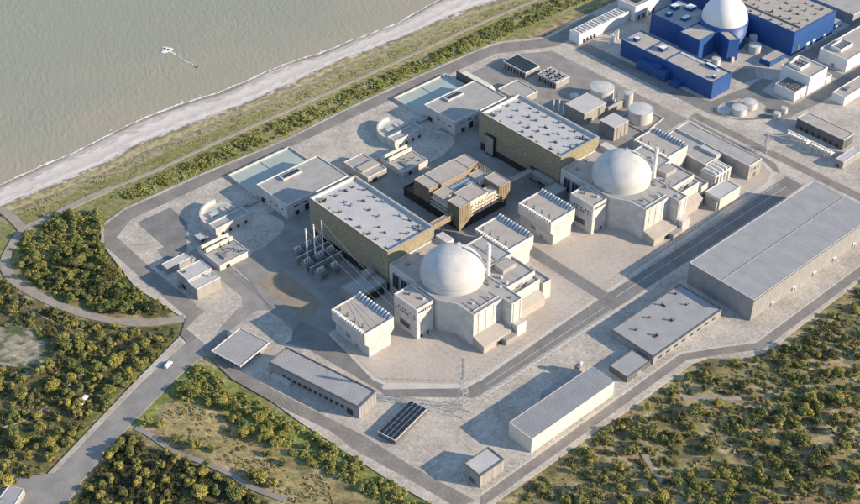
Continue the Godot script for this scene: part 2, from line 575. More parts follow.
	place("sea", grid_mesh(nx, nzz, vs, cs, uv), sea)
	# surf: two broken lines of foam along the water's edge
	var foam := flat("foam", Color(0.78, 0.77, 0.74), 0.9)
	for line in 2:
		var st := S()
		O = Vector3.ZERO
		var prev := []
		for i in 560:
			var px := -60.0 + i * 1.0
			var A := G(px, lerp_px(SHORE, px), -1.9)
			var B := G(px, lerp_px(DUNE, px), -0.3)
			var d := (B - A)
			d.y = 0.0
			d = d.normalized()
			var off := nz.get_noise_2d(A.x * 2.0, line * 50.0) * 3.0 - line * 6.5
			var w := (1.25 if line == 0 else 1.0) + 1.7 * nz.get_noise_2d(A.x * 4.5, 90.0 + line * 33.0) + 1.6 * nz.get_noise_2d(A.x * 16.0, 7.0) - line * 1.5
			var c := A + d * (off - 0.5)
			if line == 0: w = maxf(w, 0.55)
			if w < 0.25:
				prev = []
				continue
			var now := [c - d * w, c + d * w]
			now[0].y = -1.78
			now[1].y = -1.72
			if prev.size() == 2: quad(st, prev[0], prev[1], now[1], now[0], Vector3.UP)
			prev = now
		var o := obj(numbered("surf"), st, foam, self)
		o.set_meta("kind", "stuff")
		o.set_meta("label", ["white surf line breaking along the beach edge", "thin broken foam line just off the beach"][line])
		o.set_meta("category", "foam")

func build_paving() -> void:
	var edge := GP([[190, 322], [135, 287], [101, 243], [101, 225], [124, 208], [200, 174], [285, 139], [350, 106.5], [420, 74.5], [480, 48], [500, 41.5], [545, 36.5], [571, 22], [617, 0]])
	edge.append(Vector2(640, -150)); edge.append(Vector2(1500, -150)); edge.append(Vector2(1500, 393))
	edge.append_array(GP([[860, 281], [800, 326.5], [768, 352.5], [742, 358], [708, 358], [692, 363.5], [648, 396], [600, 429], [560, 457.5], [505, 496], [470, 521], [440, 509], [385, 477.5], [300, 422], [235, 373.5], [205, 353], [196, 343]]))
	sheet("platform", edge, 0.0, M.concrete, -3.0)
	var y := 0.03
	# darker made ground and inner roads
	sheet("service_yard", PV([-104, -57, 302, -57, 302, 113, -2, 113, -40, 118, -78, 122, -88, 120, -110, 112, -102, 90, -97, 62, -105, 55, -136, 60, -165, 66, -150, 38, -112, 42, -104, 30]), y, M.bluegrey_road)
	sheet("tank_yard", PV([304, -118, 352, -119, 398, -112, 430, -92, 430, 110, 304, 110]), y, M.bluegrey_road)
	sheet("dark_slab", PV([-112.6, -130, -75, -129.5, -77, -97, -104, -58, -118, -50, -138, -50, -138, -60, -126, -62]), y, M.asphalt)
	sheet("pale_slab", PV([-134.7, -120.6, -113.6, -118.6, -115.2, -79.6, -135.8, -80.4]), 0.07, M.concrete)
	sheet("front_road", PV([-114, 107, -103.8, 122.4, -91.4, 204, -91.5, 215, -39.2, 265, -25, 267, 70, 267, 172.6, 268, 418, 268, 418, 247, 144, 249, 53, 252, -20, 254.5, -39, 249, -83, 205, -86.7, 192, -78, 123, -85, 91]), y + 0.03, M.asphalt)
	sheet("cross_street", PV([131.5, 113, 144.5, 113, 144.5, 248.6, 131.5, 249]), y, M.asphalt)
	sheet("nuclear_yard", PV([-76, 122, 131, 113.5, 131, 246, 53, 247.5, -20, 249.5, -36.5, 244, -79.5, 203, -82.5, 191]), 0.075, M.pink_yard)
	sheet("nuclear_yard", PV([145, 113.5, 380, 113.5, 415, 120, 418, 215, 410, 232, 390, 240, 330, 239.5, 145, 245]), 0.075, M.pink_yard)
	sheet("paddock", GP([[256.7, 282.7], [280.5, 270.7], [326, 304.5], [302, 317]]), 0.075, M.gravel)
	# raised pale pavements with kerbs
	var kb := 0.14
	sheet("traffic_island", PV([-166, 33, -150, 26, -116, 21, -110, 23, -107.5, 29, -109, 34, -123.6, 44, -140, 50, -160, 62, -166, 60]), kb, M.concrete)
	sheet("traffic_island", PV([-136, 61, -121, 55, -105.8, 55, -99, 61, -96, 80, -99, 98, -106.7, 107, -115, 106, -120, 96, -126, 72]), kb, M.concrete)
	for k in 2:
		var ox := 225.0 * k
		sheet("pavement", PV([-63 + ox, -70, -30 + ox, -72, -16 + ox, -66, -8 + ox, -50, -7 + ox, -36, -12 + ox, -27, -22 + ox, -22, -40 + ox, -16, -62 + ox, -16]), kb, M.concrete)
	sheet("pavement", PV([-36, 252.5, -88, 207, -86.7, 203.5, -80, 203.5, -36.5, 245, -20, 250, 53, 248, 53, 251, -20, 253.5]), kb, M.kerb)
	sheet("pavement", PV([-84, 203, -87.2, 192.3, -83, 162, -78.5, 124, -75.8, 124, -80, 160, -83.6, 191.5, -80.5, 203]), kb, M.kerb)
	sheet("pavement", PV([53.5, 248, 130.5, 246.4, 130.5, 249, 53.5, 251]), kb, M.kerb)
	sheet("pavement", PV([145.5, 245.6, 330, 240.2, 392, 240.6, 411, 232.6, 419, 215, 421, 218, 414, 236, 396, 244.5, 330, 243, 145.5, 248.5]), kb, M.kerb)
	sheet("pavement", PV([-31, 268.5, 70, 268.2, 172, 269.2, 405, 269.2, 405, 271, 70, 270.2, -31, 270.4]), kb, M.kerb)
	# perimeter road all round
	var rb := 0.045
	sheet("perimeter_road", GP([[188, 318], [144.5, 281], [104, 245], [104, 226], [124, 210.5], [200, 176.2], [285, 141.2], [350, 108.7], [420, 76.7], [480, 50], [500, 43.5], [548, 38.5], [592, 14], [604, 21], [556, 46.5], [496, 53.5], [430, 83], [360, 114], [290, 147.5], [210, 182.5], [131, 219.5], [116.5, 237], [152, 269], [196, 304]]), rb, M.road_brown)
	sheet("perimeter_road", GP([[198, 347], [232, 379], [287, 410], [330, 430.5], [352.4, 448.5], [420, 485.5], [455, 507], [476, 501], [413, 467], [362.5, 435], [285, 396], [235, 368], [212, 352]]), rb + 0.01, M.road_brown)
	sheet("perimeter_road", PV([-118, 354, -110, 346, 129, 346, 157, 361, 189, 381, 430, 381, 430, 389.5, 187, 389.5, 152, 368, 127, 354]), rb, M.road_brown)
	sheet("pavement", PV([-108, 343.6, 130, 343.6, 160, 361, 191, 379, 430, 379, 430, 380, 190.5, 380, 159, 362, 129.6, 344.8, -108, 344.8]), kb, M.kerb)
	sheet("haul_road", PV([436, 108, 447, 108, 449, 430, 437, 430]), y, M.road_brown)
	sheet("haul_road", PV([417.5, 240, 430, 225, 434, 110, 430.5, 110, 424, 215, 417.5, 232]), y, M.road_brown)
	sheet("plant_road", PV([457, -92, 474, -84, 476, 98, 530, 112, 560, 112, 566, 124, 538, 128, 538, 170, 640, 171, 900, 171, 900, 186, 560, 187, 525, 182, 512, 182, 470, 150, 456, 120]), y, M.asphalt)
	sheet("plant_road", PV([618, 107, 636, 107, 636, 169, 622, 169]), y + 0.01, M.asphalt)
	sheet("plant_road", PV([636.5, 107, 900, 107, 900, 126, 636.5, 126]), y + 0.02, M.asphalt)
	sheet("grass_plot", PV([534, 82, 560, 78, 572, 92, 556, 108, 536, 104]), 0.05, M.bluegrey_road)
	# access road and car park corner
	sheet("access_road", GP([[186, 343], [141.7, 383], [104.5, 421.5], [54.7, 473.3], [10, 478], [-30, 515], [50, 530], [81, 482], [114.6, 442.5], [133.6, 421.5], [156, 399], [178, 377], [195, 362], [214, 352], [204, 336]]), 0.035, M.bluegrey_road, -1.2)
	sheet("pavement", GP([[180, 336], [133.6, 383], [97, 421.5], [47.8, 473.3], [54.4, 473], [104.2, 421.2], [141.4, 382.7], [186, 342.5]]), 0.13, M.concrete, -1.2)
	sheet("junction", GP([[192, 303], [186, 318], [181, 335], [187, 342], [204, 336.5], [214, 352], [240, 352], [215, 318]]), 0.02, M.road_brown)
	# painted lines
	for l in [[146, 257.3, 404, 257.8], [150, 248.9, 404, 249.4], [-30, 266.2, 130, 266.7], [-20, 260.2, 128, 260.6]]: sheet("road_marking", rect(l[0], l[1], l[2], l[3]), 0.075, M.line_white, 0.0)
	for l in [[[231, 266], [250.5, 281.7]], [[508, 176], [522, 183]], [[505, 187], [520, 180]]]:
		ribbon("road_marking", GP(l), 0.7, 0.05, M.line_white, 0.0)
	# tracks
	ribbon("path", curve(GP([[-30, 205], [0, 210], [10, 216], [25, 231]])), 9.0, -0.05, M.dirt_path)
	ribbon("path", curve(GP([[184, 318], [145, 322.5], [101, 318], [50.6, 301.5], [15, 281], [5, 263], [12, 245], [25, 229], [44, 219.5], [77.5, 203], [111, 188]])), 9.0, 0.0, M.dirt_path)
	ribbon("coast_path", curve(GP([[111, 188], [158, 169], [202, 148.5], [245, 129], [287, 110.5], [352.4, 81], [420, 50.6], [487, 20], [534.5, 0], [600, -30]])), 4.6, 0.0, M.dirt_path)
	ribbon("track", curve(GP([[135, 428], [148, 433.5], [174, 451], [200, 461], [229, 473], [249.5, 486], [285, 500]])), 4.6, -0.1, M.bluegrey_road)
	ribbon("ditch", curve(GP([[110, 351], [84, 372], [57, 395], [34, 415], [0, 428], [-30, 436]])), 1.7, -0.12, M.wall_warm_grey)
	ribbon("ditch", curve(GP([[18, 300], [36, 313], [60, 324], [84, 330]])), 1.4, -0.12, M.dirt_path)
	ribbon("coast_track", curve(GP([[300, 126], [342, 104.5], [396, 72.5], [447, 47], [504, 20], [560, 4], [600, -14]])), 1.6, -0.15, M.bark)
	sheet("pavement", PV([477, -33, 478, -52, 488, -66, 520, -68, 545, -60, 545, -46, 520, -33]), kb, M.concrete)
	sheet("pavement", PV([475, -31, 480.5, -31, 480.5, 101.5, 514, 101.5, 530, 104, 528, 110, 500, 107, 477, 104, 475, 98]), kb, M.concrete)
	sheet("pavement", PV([462, 124, 468, 117, 485, 114, 505, 121, 516, 136, 515, 150, 502, 158, 484, 156, 468, 144]), kb, M.concrete)
	sheet("pavement", PV([539, 136, 546, 129, 567, 127, 567, 138.6, 544.6, 138.6, 544.6, 166.5, 552, 170, 541, 168, 537, 152]), kb, M.concrete)
	ribbon("track", curve(GP([[683, 398.5], [705, 397], [725, 398.5], [742, 398]])), 4.0, -0.1, M.dirt_path)
	ribbon("track", curve(GP([[639, 447], [646, 458], [653, 469], [663, 482]])), 4.0, -0.1, M.dirt_path)
	ribbon("track", curve(GP([[-20, 363], [10, 366], [30, 377]])), 6.0, -0.1, M.dirt_path)

# ---------- building helpers
func block(t: Node3D, x0: float, z0: float, x1: float, z1: float, h: float, wm: Material, rm: Material, ph := 1.2, pt := 0.8, pm: Material = null, y0 := -0.4) -> void:
	polyblock(t, rect(x0, z0, x1, z1), h, wm, rm, ph, pt, pm, y0)
func polyblock(t: Node3D, p: PackedVector2Array, h: float, wm: Material, rm: Material, ph := 1.2, pt := 0.8, pm: Material = null, y0 := -0.4) -> void:
	var st := S()
	prism(st, p, y0, h - ph, y0 > 0.5)
	obj("wall", st, wm, t)
	var a := p
	if area(a) < 0.0:
		a = p.duplicate()
		a.reverse()
	var ins: Array = Geometry2D.offset_polygon(a, -(pt + 0.01), Geometry2D.JOIN_MITER)
	if ins.size() > 0:
		st = S()
		prism(st, ins[0], h - ph - 0.05, h - ph + 0.12)
		obj("roof", st, rm, t)
	st = S()
	var outs: Array = Geometry2D.offset_polygon(a, 0.06, Geometry2D.JOIN_MITER)
	ring(st, outs[0], pt + 0.06, h - ph - 0.25, h)
	obj("parapet", st, pm if pm != null else wm, t)
var vent_mesh: Mesh
var vent_cap: Mesh
func vents(t: Node3D, pts: Array, y: float, sc := 1.0) -> void:
	if vent_mesh == null:
		var keep := O
		O = Vector3.ZERO
		var st := S()
		bx(st, -0.9, 0, -0.6, 0.9, 1.0, 0.6)
		bx(st, 0.9, 0.1, -0.35, 2.4, 0.7, 0.35)
		st.generate_normals()
		vent_mesh = st.commit()
		st = S()
		lathe(st, Vector3.ZERO, [[0.55, 1.0], [0.55, 1.7], [0.95, 1.75], [0.8, 2.1], [0.0, 2.2]], 10)
		st.generate_normals()
		vent_cap = st.commit()
		O = keep
	for p in pts:
		var v := inst("roof_vent", vent_mesh, M.dark if R.randf() < 0.75 else M.machine, t, Vector3(p[0], y, p[1]) - O, R.randi_range(0, 3) * PI / 2.0, sc * R.randf_range(0.85, 1.25))
		inst("cowl", vent_cap, M.machine, v, Vector3.ZERO)
func seams(t: Node3D, x0: float, z0: float, x1: float, z1: float, y: float, step: float, along_x: bool, m: Material) -> void:
	var st := S()
	var v := (z0 if along_x else x0) + step
	while v < (z1 if along_x else x1) - 0.3:
		if along_x: bx(st, x0, y, v - 0.12, x1, y + 0.18, v + 0.12)
		else: bx(st, v - 0.12, y, z0, v + 0.12, y + 0.18, z1)
		v += step
	var o := obj("roof_seam", st, m, t)
	o.set_meta("kind", "stuff")
func pane(t: Node3D, called: String, x0: float, y0: float, z0: float, x1: float, y1: float, z1: float, m: Material) -> MeshInstance3D:
	var st := S()
	bx(st, x0, y0, z0, x1, y1, z1)
	return obj(called, st, m, t)
func window_x(t: Node3D, x: float, z: float, y: float, w: float, h: float, frame: Material) -> void:   # in a wall whose face looks to -x
	var st := S()
	ringx(st, x, z, y, w, h)
	var f := obj("window", st, frame, t)
	pane(f, "pane", x - 0.06, y, z, x + 0.2, y + h, z + w, M.glass)
func ringx(st: SurfaceTool, x: float, z: float, y: float, w: float, h: float) -> void:
	bx(st, x - 0.2, y - 0.25, z - 0.25, x + 0.2, y, z + w + 0.25)
	bx(st, x - 0.2, y + h, z - 0.25, x + 0.2, y + h + 0.25, z + w + 0.25)
	bx(st, x - 0.2, y, z - 0.25, x + 0.2, y + h, z)
	bx(st, x - 0.2, y, z + w, x + 0.2, y + h, z + w + 0.25)
func window_z(t: Node3D, x: float, z: float, y: float, w: float, h: float, frame: Material) -> void:   # in a wall whose face looks to +z
	var st := S()
	bx(st, x - 0.25, y - 0.25, z - 0.2, x + w + 0.25, y, z + 0.2)
	bx(st, x - 0.25, y + h, z - 0.2, x + w + 0.25, y + h + 0.25, z + 0.2)
	bx(st, x - 0.25, y, z - 0.2, x, y + h, z + 0.2)
	bx(st, x + w, y, z - 0.2, x + w + 0.25, y + h, z + 0.2)
	var f := obj("window", st, frame, t)
	pane(f, "pane", x, y, z - 0.2, x + w, y + h, z + 0.06, M.glass)
func cladding(t: Node3D, a: Vector3, b: Vector3, y0: float, y1: float, cell: float, pal: Array, skip: Callable, g := 0.03) -> void:
	var d := (b - a)
	var n := int(d.length() / cell)
	d /= n
	var out := Vector3(-d.z, 0, d.x).normalized()
	var rows := int((y1 - y0) / cell)
	var hh := (y1 - y0) / rows
	var st := S()
	for j in rows:
		for i in n:
			var c: Color = skip.call(float(i) / n, float(j) / rows, pal)
			st.set_color(c * R.randf_range(0.93, 1.07))
			var p0 := a + d * (i + g) + Vector3(0, y0 + hh * (j + g), 0)
			var p1 := a + d * (i + 1 - g) + Vector3(0, y0 + hh * (j + g), 0)
			var up := Vector3(0, hh * (1 - 2 * g), 0)
			var pr := out * R.randf_range(0.12, 0.2)
			quad(st, p0 + pr, p1 + pr, p1 + up + pr, p0 + up + pr, out)
			quad(st, p0 + up, p1 + up, p1 + up + pr, p0 + up + pr, Vector3.UP)
			quad(st, p0, p1, p1 + pr, p0 + pr, Vector3.DOWN)
			quad(st, p0, p0 + up, p0 + up + pr, p0 + pr, -d)
			quad(st, p1, p1 + up, p1 + up + pr, p1 + pr, d)
	var o := obj("cladding_panel", st, M.cladding, t)
	o.set_meta("kind", "stuff")
func speckle(u: float, v: float, pal: Array) -> Color:
	var k := R.randf()
	if k < 0.3 + 0.25 * v: return pal[0]
	return pal[1] if k < 0.8 else pal[2]

# ---------- one reactor unit (ox is where it stands along the row)
func turbine_hall(ox: float, label: String, doors: bool) -> void:
	var t := thing("turbine_hall", label, "turbine hall", Vector3(ox + 28, 0, 56), 0, "turbine halls")
	var x0 := ox
	var x1 := ox + 56.4
	block(t, x0 + 0.4, 0.4, x1 - 0.4, 111.9, 43.8, M.base_dark, M.roof_light, 3.0, 1.2, M.coping)
	var pal := [Color(0.32, 0.29, 0.2), Color(0.355, 0.32, 0.22), Color(0.45, 0.41, 0.29)]
	cladding(t, Vector3(x0 + 0.4, 0, 0.4), Vector3(x0 + 0.4, 0, 111.9), 8.0, 41.0, 1.05, pal, speckle)
	cladding(t, Vector3(x0 + 0.4, 0, 111.9), Vector3(x1 - 0.4, 0, 111.9), 8.0, 41.0, 1.05, pal, speckle)
	var st := S()
	ring(st, rect(x0 + 0.1, 0.1, x1 - 0.1, 112.2), 0.3, 41.2, 44.0)
	obj("fascia", st, M.wood_gold, t)
	st = S()
	bx(st, x0 + 4, -0.4, -6.5, x1 - 2, 40.5, 0.0)
	obj("stair_block", st, M.wall_warm_grey, t)
	var vp := []
	for i in 4:
		for j in 8:
			if R.randf() < 0.86: vp.append([x0 + 8 + i * 13.0 + R.randf_range(-3, 3), 9 + j * 13.4 + R.randf_range(-3, 3)])
	for k in 5: vp.append([x0 + 8 + R.randf_range(-3, 4), 6 + R.randf_range(-1, 7)])
	for k in 4: vp.append([x1 - 12 + R.randf_range(-3, 4), 102 + R.randf_range(-4, 4)])
	vents(t, vp, 40.9, 1.1)
	if doors:
		st = S()
		bx(st, x0 - 2.2, 0, 9.0, x0 + 0.2, 24, 22.0)
		var d := obj("door_surround", st, M.base_dark, t)
		pane(d, "door", x0 - 2.5, 2.0, 10.0, x0 - 2.1, 22.5, 21.0, M.wall_warm_grey)
		st = S()
		bx(st, x0 - 2.0, 0, 74.0, x0 + 0.2, 15, 86.0)
		d = obj("door_surround", st, M.base_dark, t)
		pane(d, "door", x0 - 2.3, 2.0, 75.0, x0 - 1.9, 13.8, 85.0, M.wall_warm_grey)
		pane(t, "door", x0 - 0.5, 0, 1.5, x0 + 0.2, 7.5, 6.5, M.dark)

func pump_house(ox: float, label: String) -> void:
	var t := thing("pump_house", label, "pump house", Vector3(ox + 37, 0, -60), 0, "pump houses")
	block(t, ox - 1.5, -85, ox + 75.5, -36, 16.2, M.white_wall, M.roof_grey, 1.0, 0.9, M.coping)
	var st := S()
	bx(st, ox + 22, 15.2, -79, ox + 46, 17.6, -72)
	var h := obj("roof_light", st, M.roof_light, t)
	pane(h, "pane", ox + 24, 17.6, -78, ox + 44, 17.75, -73, M.glass)
	for k in 5:
		pane(t, "door", ox + 8 + k * 12.0, -0.3, -36.3, ox + 13 + k * 12.0, 5.0 + (k % 2) * 2.5, -35.8, M.dark)
	for k in 6:
		window_z(t, ox + 6 + k * 11.0, -35.95, 10.2, 7.0, 1.7, M.coping)
	pane(t, "door", ox - 1.9, 0, -78, ox - 1.3, 5, -72, M.dark)
	for k in 3: window_x(t, ox - 1.5, -64 + k * 9.0, 7.0, 4.0, 1.6, M.coping)
	st = S()
	bx(st, ox + 30, -0.3, -35.9, ox + 75, 11, -6.6)
	obj("link_block", st, M.roof_grey, t)

func basin(ox: float, label: String) -> void:
	var t := thing("forebay_basin", label, "basin", Vector3(ox + 37, 0, -110), 0, "sea water forebays")
	var st := S()
	ring(st, rect(ox - 2.5, -134.5, ox + 76, -85.2), 1.3, -0.3, 3.0)
	obj("basin_wall", st, M.kerb, t)
	st = S()
	bx(st, ox + 37, 0, -133.2, ox + 38, 2.0, -86.5)
	obj("divider", st, M.kerb, t)
	st = S()
	bx(st, ox - 1.2, 0.2, -133.2, ox + 37, 1.3, -86.5)
	bx(st, ox + 38, 0.2, -133.2, ox + 74.7, 1.3, -86.5)
	obj("water", st, M.pool, t)

func outfall(ox: float, label: String) -> void:
	var t := thing("outfall_chamber", label, "chamber", Vector3(ox - 50, 0, -75), 0, "outfall chambers")
	var c := Vector3(ox - 45, 0, -77)
	var st := S()
	var po := PackedVector2Array()
	var pi := PackedVector2Array()
	for i in 25:
		var a := deg_to_rad(155.0 + 125.0 * i / 24.0)
		po.append(Vector2(c.x + cos(a) * 25.5, c.z + sin(a) * 25.5))
		pi.append(Vector2(c.x + cos(a) * 23.6, c.z + sin(a) * 23.6))
	for i in 24:
		prism(st, PackedVector2Array([po[i], po[i + 1], pi[i + 1], pi[i]]), -0.3, 8.5)
	obj("curved_wall", st, M.white_wall, t)
	st = S()
	var pf := pi.duplicate()
	pf.append(Vector2(ox - 31, -96))
	pf.append(Vector2(ox - 30, -70.2))
	pf.append(Vector2(ox - 67, -70.2))
	prism(st, pf, 0.1, 3.6)
	obj("tank_deck", st, M.kerb, t)
	st = S()
	prism(st, PV([ox - 64, -74, ox - 60, -90, ox - 50, -97, ox - 34, -94, ox - 33, -74]), 3.6, 3.75)
	obj("water", st, M.pool, t)
	st = S()
	bx(st, ox - 58, 3.6, -88, ox - 50, 6.2, -83)
	obj("hatch_house", st, M.roof_light, t)
	for k in 3:
		st = S()
		bx(st, ox - 44 + k * 5.0, 3.6, -90 + k * 3.0, ox - 40.5 + k * 5.0, 5.0, -80)
		obj("hatch", st, M.kerb, t)
	block(t, ox - 70, -70, ox - 30.5, -58, 10.4, M.white_wall, M.roof_grey, 1.6, 0.9, M.white_wall)
	st = S()
	bx(st, ox - 30, 0, -88, ox - 16, 3.0, -80)
	bx(st, ox - 18, 0, -84, ox - 6, 2.2, -78)
	obj("pipe_trench", st, M.roof_grey, t)
	for k in 4: pane(t, "door", ox - 64 + k * 9.0, 0, -58.2, ox - 61 + k * 9.0, 3.4, -57.8, M.dark)

func filter_house(ox: float, label: String) -> void:
	var t := thing("filter_house", label, "filter house", Vector3(ox - 80, 0, -32), 0, "filter houses")
	block(t, ox - 97, -50, ox - 63.5, -13.5, 6.5, M.white_wall, M.roof_grey, 0.8, 0.7, M.coping)
	for k in 2:
		var st := S()
		profx(st, PV([-49 + k * 7.0, 5.6, -43.4 + k * 7.0, 5.6, -43.8 + k * 7.0, 10.4, -45.6 + k * 7.0, 10.8]), ox - 95.5, ox - 65)
		var o := obj("roof_monitor", st, M.cream_wall, t)
		pane(o, "glazing", ox - 95, 6.2, -43.65 + k * 7.0, ox - 65.5, 7.2, -43.2 + k * 7.0, M.glass)
	var st2 := S()
	bx(st2, ox - 88, 5.7, -29, ox - 84, 7.4, -19)
	bx(st2, ox - 84, 5.7, -26, ox - 76, 6.8, -24)
	obj("roof_duct", st2, M.machine, t)
	vents(t, [[ox - 72, -26], [ox - 71, -19], [ox - 80, -31]], 5.75)
	pane(t, "door", ox - 90, 0, -13.6, ox - 86, 3.6, -13.2, M.dark)

func diesel_house(x0: float, x1: float, z0: float, z1: float, label: String) -> void:
	var h := 28.5
	var t := thing("diesel_house", label, "diesel house", Vector3((x0 + x1) / 2, 0, (z0 + z1) / 2), 0, "diesel generator houses")
	var st := S()
	profz(st, PV([x0 + 4, -0.4, x1 - 4, -0.4, x1 - 4, 11.5, x1, 16.5, x1, h - 1.4, x0, h - 1.4, x0, 16.5, x0 + 4, 11.5]), z0, z1)
	obj("wall", st, M.white_wall, t)
	st = S()
	bx(st, x0 + 0.8, h - 1.5, z0 + 0.8, x1 - 0.8, h - 1.2, z1 - 0.8)
	obj("roof", st, M.roof_tan, t)
	st = S()
	ring(st, rect(x0 - 0.05, z0 - 0.05, x1 + 0.05, z1 + 0.05), 0.7, h - 1.5, h)
	obj("parapet", st, M.coping, t)
	var n := 11
	var dz := (z1 - z0 - 3.0) / n
	for i in n:
		var za := z0 + 1.5 + dz * i
		st = S()
		profz(st, PV([x1 - 5.6, h - 1.2, x1 - 0.8, h - 1.2, x1 - 0.8, h + 2.0, x1 - 2.2, h + 2.0]), za + 0.75, za + dz - 0.75)
		var c := obj("exhaust_louvre", st, M.louvre, t)
		st = S()
		profz(st, PV([x1 - 6.2, h - 1.2, x1 - 0.7, h - 1.2, x1 - 0.7, h + 2.5, x1 - 2.4, h + 2.5]), za - 0.3, za + 0.4)
		obj("fin", st, M.white, c)
	for i in 13:
		var dz2 := (z1 - z0 - 2.0) / 13.0
		var za := z0 + 1.0 + dz2 * i
		st = S()
		bx(st, x0 - 1.3, h - 1.6, za + 0.6, x0 + 1.5, h + 1.1, za + dz2 - 1.0)
		obj("intake_cowl", st, M.white, t)
	pane(t, "intake_slot", x0 - 0.25, h - 1.4, z0 + 1, x0 + 0.3, h + 0.25, z1 - 1, M.wall_dark)
	for i in 4:
		st = S()
		lathe(st, Vector3(x0 + 5.5, 0, z0 + 6 + i * 10.0), [[0.9, h - 1.3], [0.9, h + 1.6], [1.5, h + 1.7], [1.2, h + 2.6], [0.0, h + 2.8]], 12)
		obj("silencer", st, M.machine, t)
	pane(t, "door", x0 + 3.7, 5, z0 + 14, x0 + 4.2, 9, z0 + 20, M.wall_grey)
	pane(t, "door", x0 + 3.7, 0, z0 + 26, x0 + 4.2, 4, z0 + 30, M.wall_grey)

func reactor(ox: float, label: String) -> void:
	var t := thing("reactor_building", label, "reactor building", Vector3(ox + 28.1, 0, 166.6), 0, "reactor buildings")
	var c := Vector3(ox + 28.1, 0, 166.6)
	# containment dome
	var st := S(true)
	var prof := [[28.5, 0.0], [28.5, 20.0], [28.5, 40.0]]
	for k in 14:
		var a := PI / 2 * (k + 1) / 14.0
		prof.append([28.5 * cos(a) if k < 13 else 0.0, 40.0 + 22.3 * sin(a)])
	lathe(st, c, prof, 72)
	var dome := obj("dome", st, M.dome_white, t)
	st = S()
	for k in 16:
		var a0 := PI / 2 * (0.3 + 0.45 * k / 16.0)
		var a1 := PI / 2 * (0.3 + 0.45 * (k + 1) / 16.0)
		var dr := Vector3(0.86, 0, -0.5)
		tube(st, c + dr * (28.9 * cos(a0)) + Vector3(0, 40 + 22.7 * sin(a0), 0), c + dr * (28.9 * cos(a1)) + Vector3(0, 40 + 22.7 * sin(a1), 0), 0.7)
	obj("walkway", st, M.wall_grey, dome)
	st = S()
	for yy in [37.5, 42.0]:
		for k in 72:
			var a := TAU * k / 72
			var b := TAU * (k + 1) / 72
			var rr := 28.6 if yy < 40 else 28.6 * sqrt(1 - pow((yy - 40) / 22.3, 2)) + 0.05
			tube(st, c + Vector3(cos(a) * rr, yy, sin(a) * rr), c + Vector3(cos(b) * rr, yy, sin(b) * rr), 0.16, -1, 4)
	obj("band", st, M.coping, dome)
	# front safeguard block with angled facade
	var sg := PV([-4.5, 152, 51.6, 152, 51.6, 229.7, 39, 229.7, 39, 218.5, 4.5, 218.3, 4.3, 198, -4.5, 183])
	for i in sg.size(): sg[i].x += ox
	polyblock(t, sg, 35.0, M.white_wall, M.roof_grey, 1.0, 0.7, M.white_wall)
	# low annex stepping down from the facade
	st = S()
	profx(st, PV([218.4, -0.4, 232, -0.4, 232, 7.5, 218.4, 11.0]), ox + 4.2, ox + 40)
	obj("annex", st, M.roof_tan, t)
	st = S()
	bx(st, ox + 26, -0.3, 232.0, ox + 39.8, 5.5, 237.6)
	obj("porch", st, M.wall_warm_grey, t)
	pane(t, "door", ox + 20, 0, 231.9, ox + 25, 4.2, 232.2, M.dark)
	pane(t, "door", ox + 44, 0, 229.6, ox + 47, 9, 229.9, M.glass)
	st = S()
	bx(st, ox + 40.2, -0.3, 229.9, ox + 51.6, 13, 236)
	obj("lobby", st, M.white_wall, t)
	for k in 3: pane(t, "hatch", ox - 4.8 + k * 0.4, 9.0, 168 + k * 4.0, ox - 4.2, 11.5, 170 + k * 4.0, M.dark)
	# square stair tower with rows of openings
	var tw := ox - 25.6
	block(t, tw, 150, ox - 5.9, 179.4, 33.5, M.white_wall, M.roof_tan, 1.2, 0.8, M.coping)
	for r in 2:
		for k in 9:
			if (k * 7 + r * 3) % 5 == 0: continue
			window_x(t, tw, 152.5 + k * 2.9, 23.4 - r * 3.2, 1.6, 2.0, M.white_wall)
	for k in 7: window_z(t, tw + 2.0 + k * 2.4, 179.4, 27.8, 1.5, 2.6, M.white_wall)
	st = S()
	bx(st, tw - 0.7, 6, 158, tw + 0.1, 12, 171)
	var lv := obj("louvre_bank", st, M.wall_grey, t)
	for k in 4: pane(lv, "slat", tw - 0.9, 6.6 + k * 1.35, 158.6, tw - 0.65, 7.3 + k * 1.35, 170.4, M.dark)
	for k in 2: pane(t, "door", tw + 4 + k * 8.0, 0, 179.3, tw + 6.5 + k * 8.0, 3.2, 179.65, M.dark)
	# building behind the dome, against the turbine hall
	block(t, ox + 1.0, 112.6, ox + 57.0, 151.6, 30.5, M.white_wall, M.roof_tan, 1.0, 0.8, M.coping)
	for k in 3:
		st = S()
		bx(st, ox + 0.2, 8, 118 + k * 10.5, ox + 1.1, 24, 126.5 + k * 10.5)
		var f := obj("louvre_frame", st, M.louvre, t)
		pane(f, "louvre", ox - 0.1, 9, 118.8 + k * 10.5, ox + 0.3, 23, 121.8 + k * 10.5, M.dark)
		pane(f, "louvre", ox - 0.1, 9, 122.8 + k * 10.5, ox + 0.3, 23, 125.8 + k * 10.5, M.dark)
	st = S()
	bx(st, ox + 57.1, -0.3, 113, ox + 66, 34, 128)
	obj("lift_shaft", st, M.white_wall, t)
	# fuel and auxiliary blocks on the far side
	block(t, ox + 57.5, 140, ox + 91.5, 177, 32.0, M.white_wall, M.roof_grey, 1.2, 0.7, M.white_wall)
	block(t, ox + 52.0, 177.4, ox + 92.0, 206, 29.0, M.white_wall, M.roof_grey, 1.4, 0.7, M.white_wall)
	st = S()
	bx(st, ox + 68, 27.6, 178.4, ox + 84, 32.5, 190)
	obj("plant_room", st, M.roof_grey, t)
	block(t, ox + 52.0, 206.4, ox + 90.5, 214, 25.0, M.white_wall, M.roof_grey, 1.6, 0.6, M.white_wall)
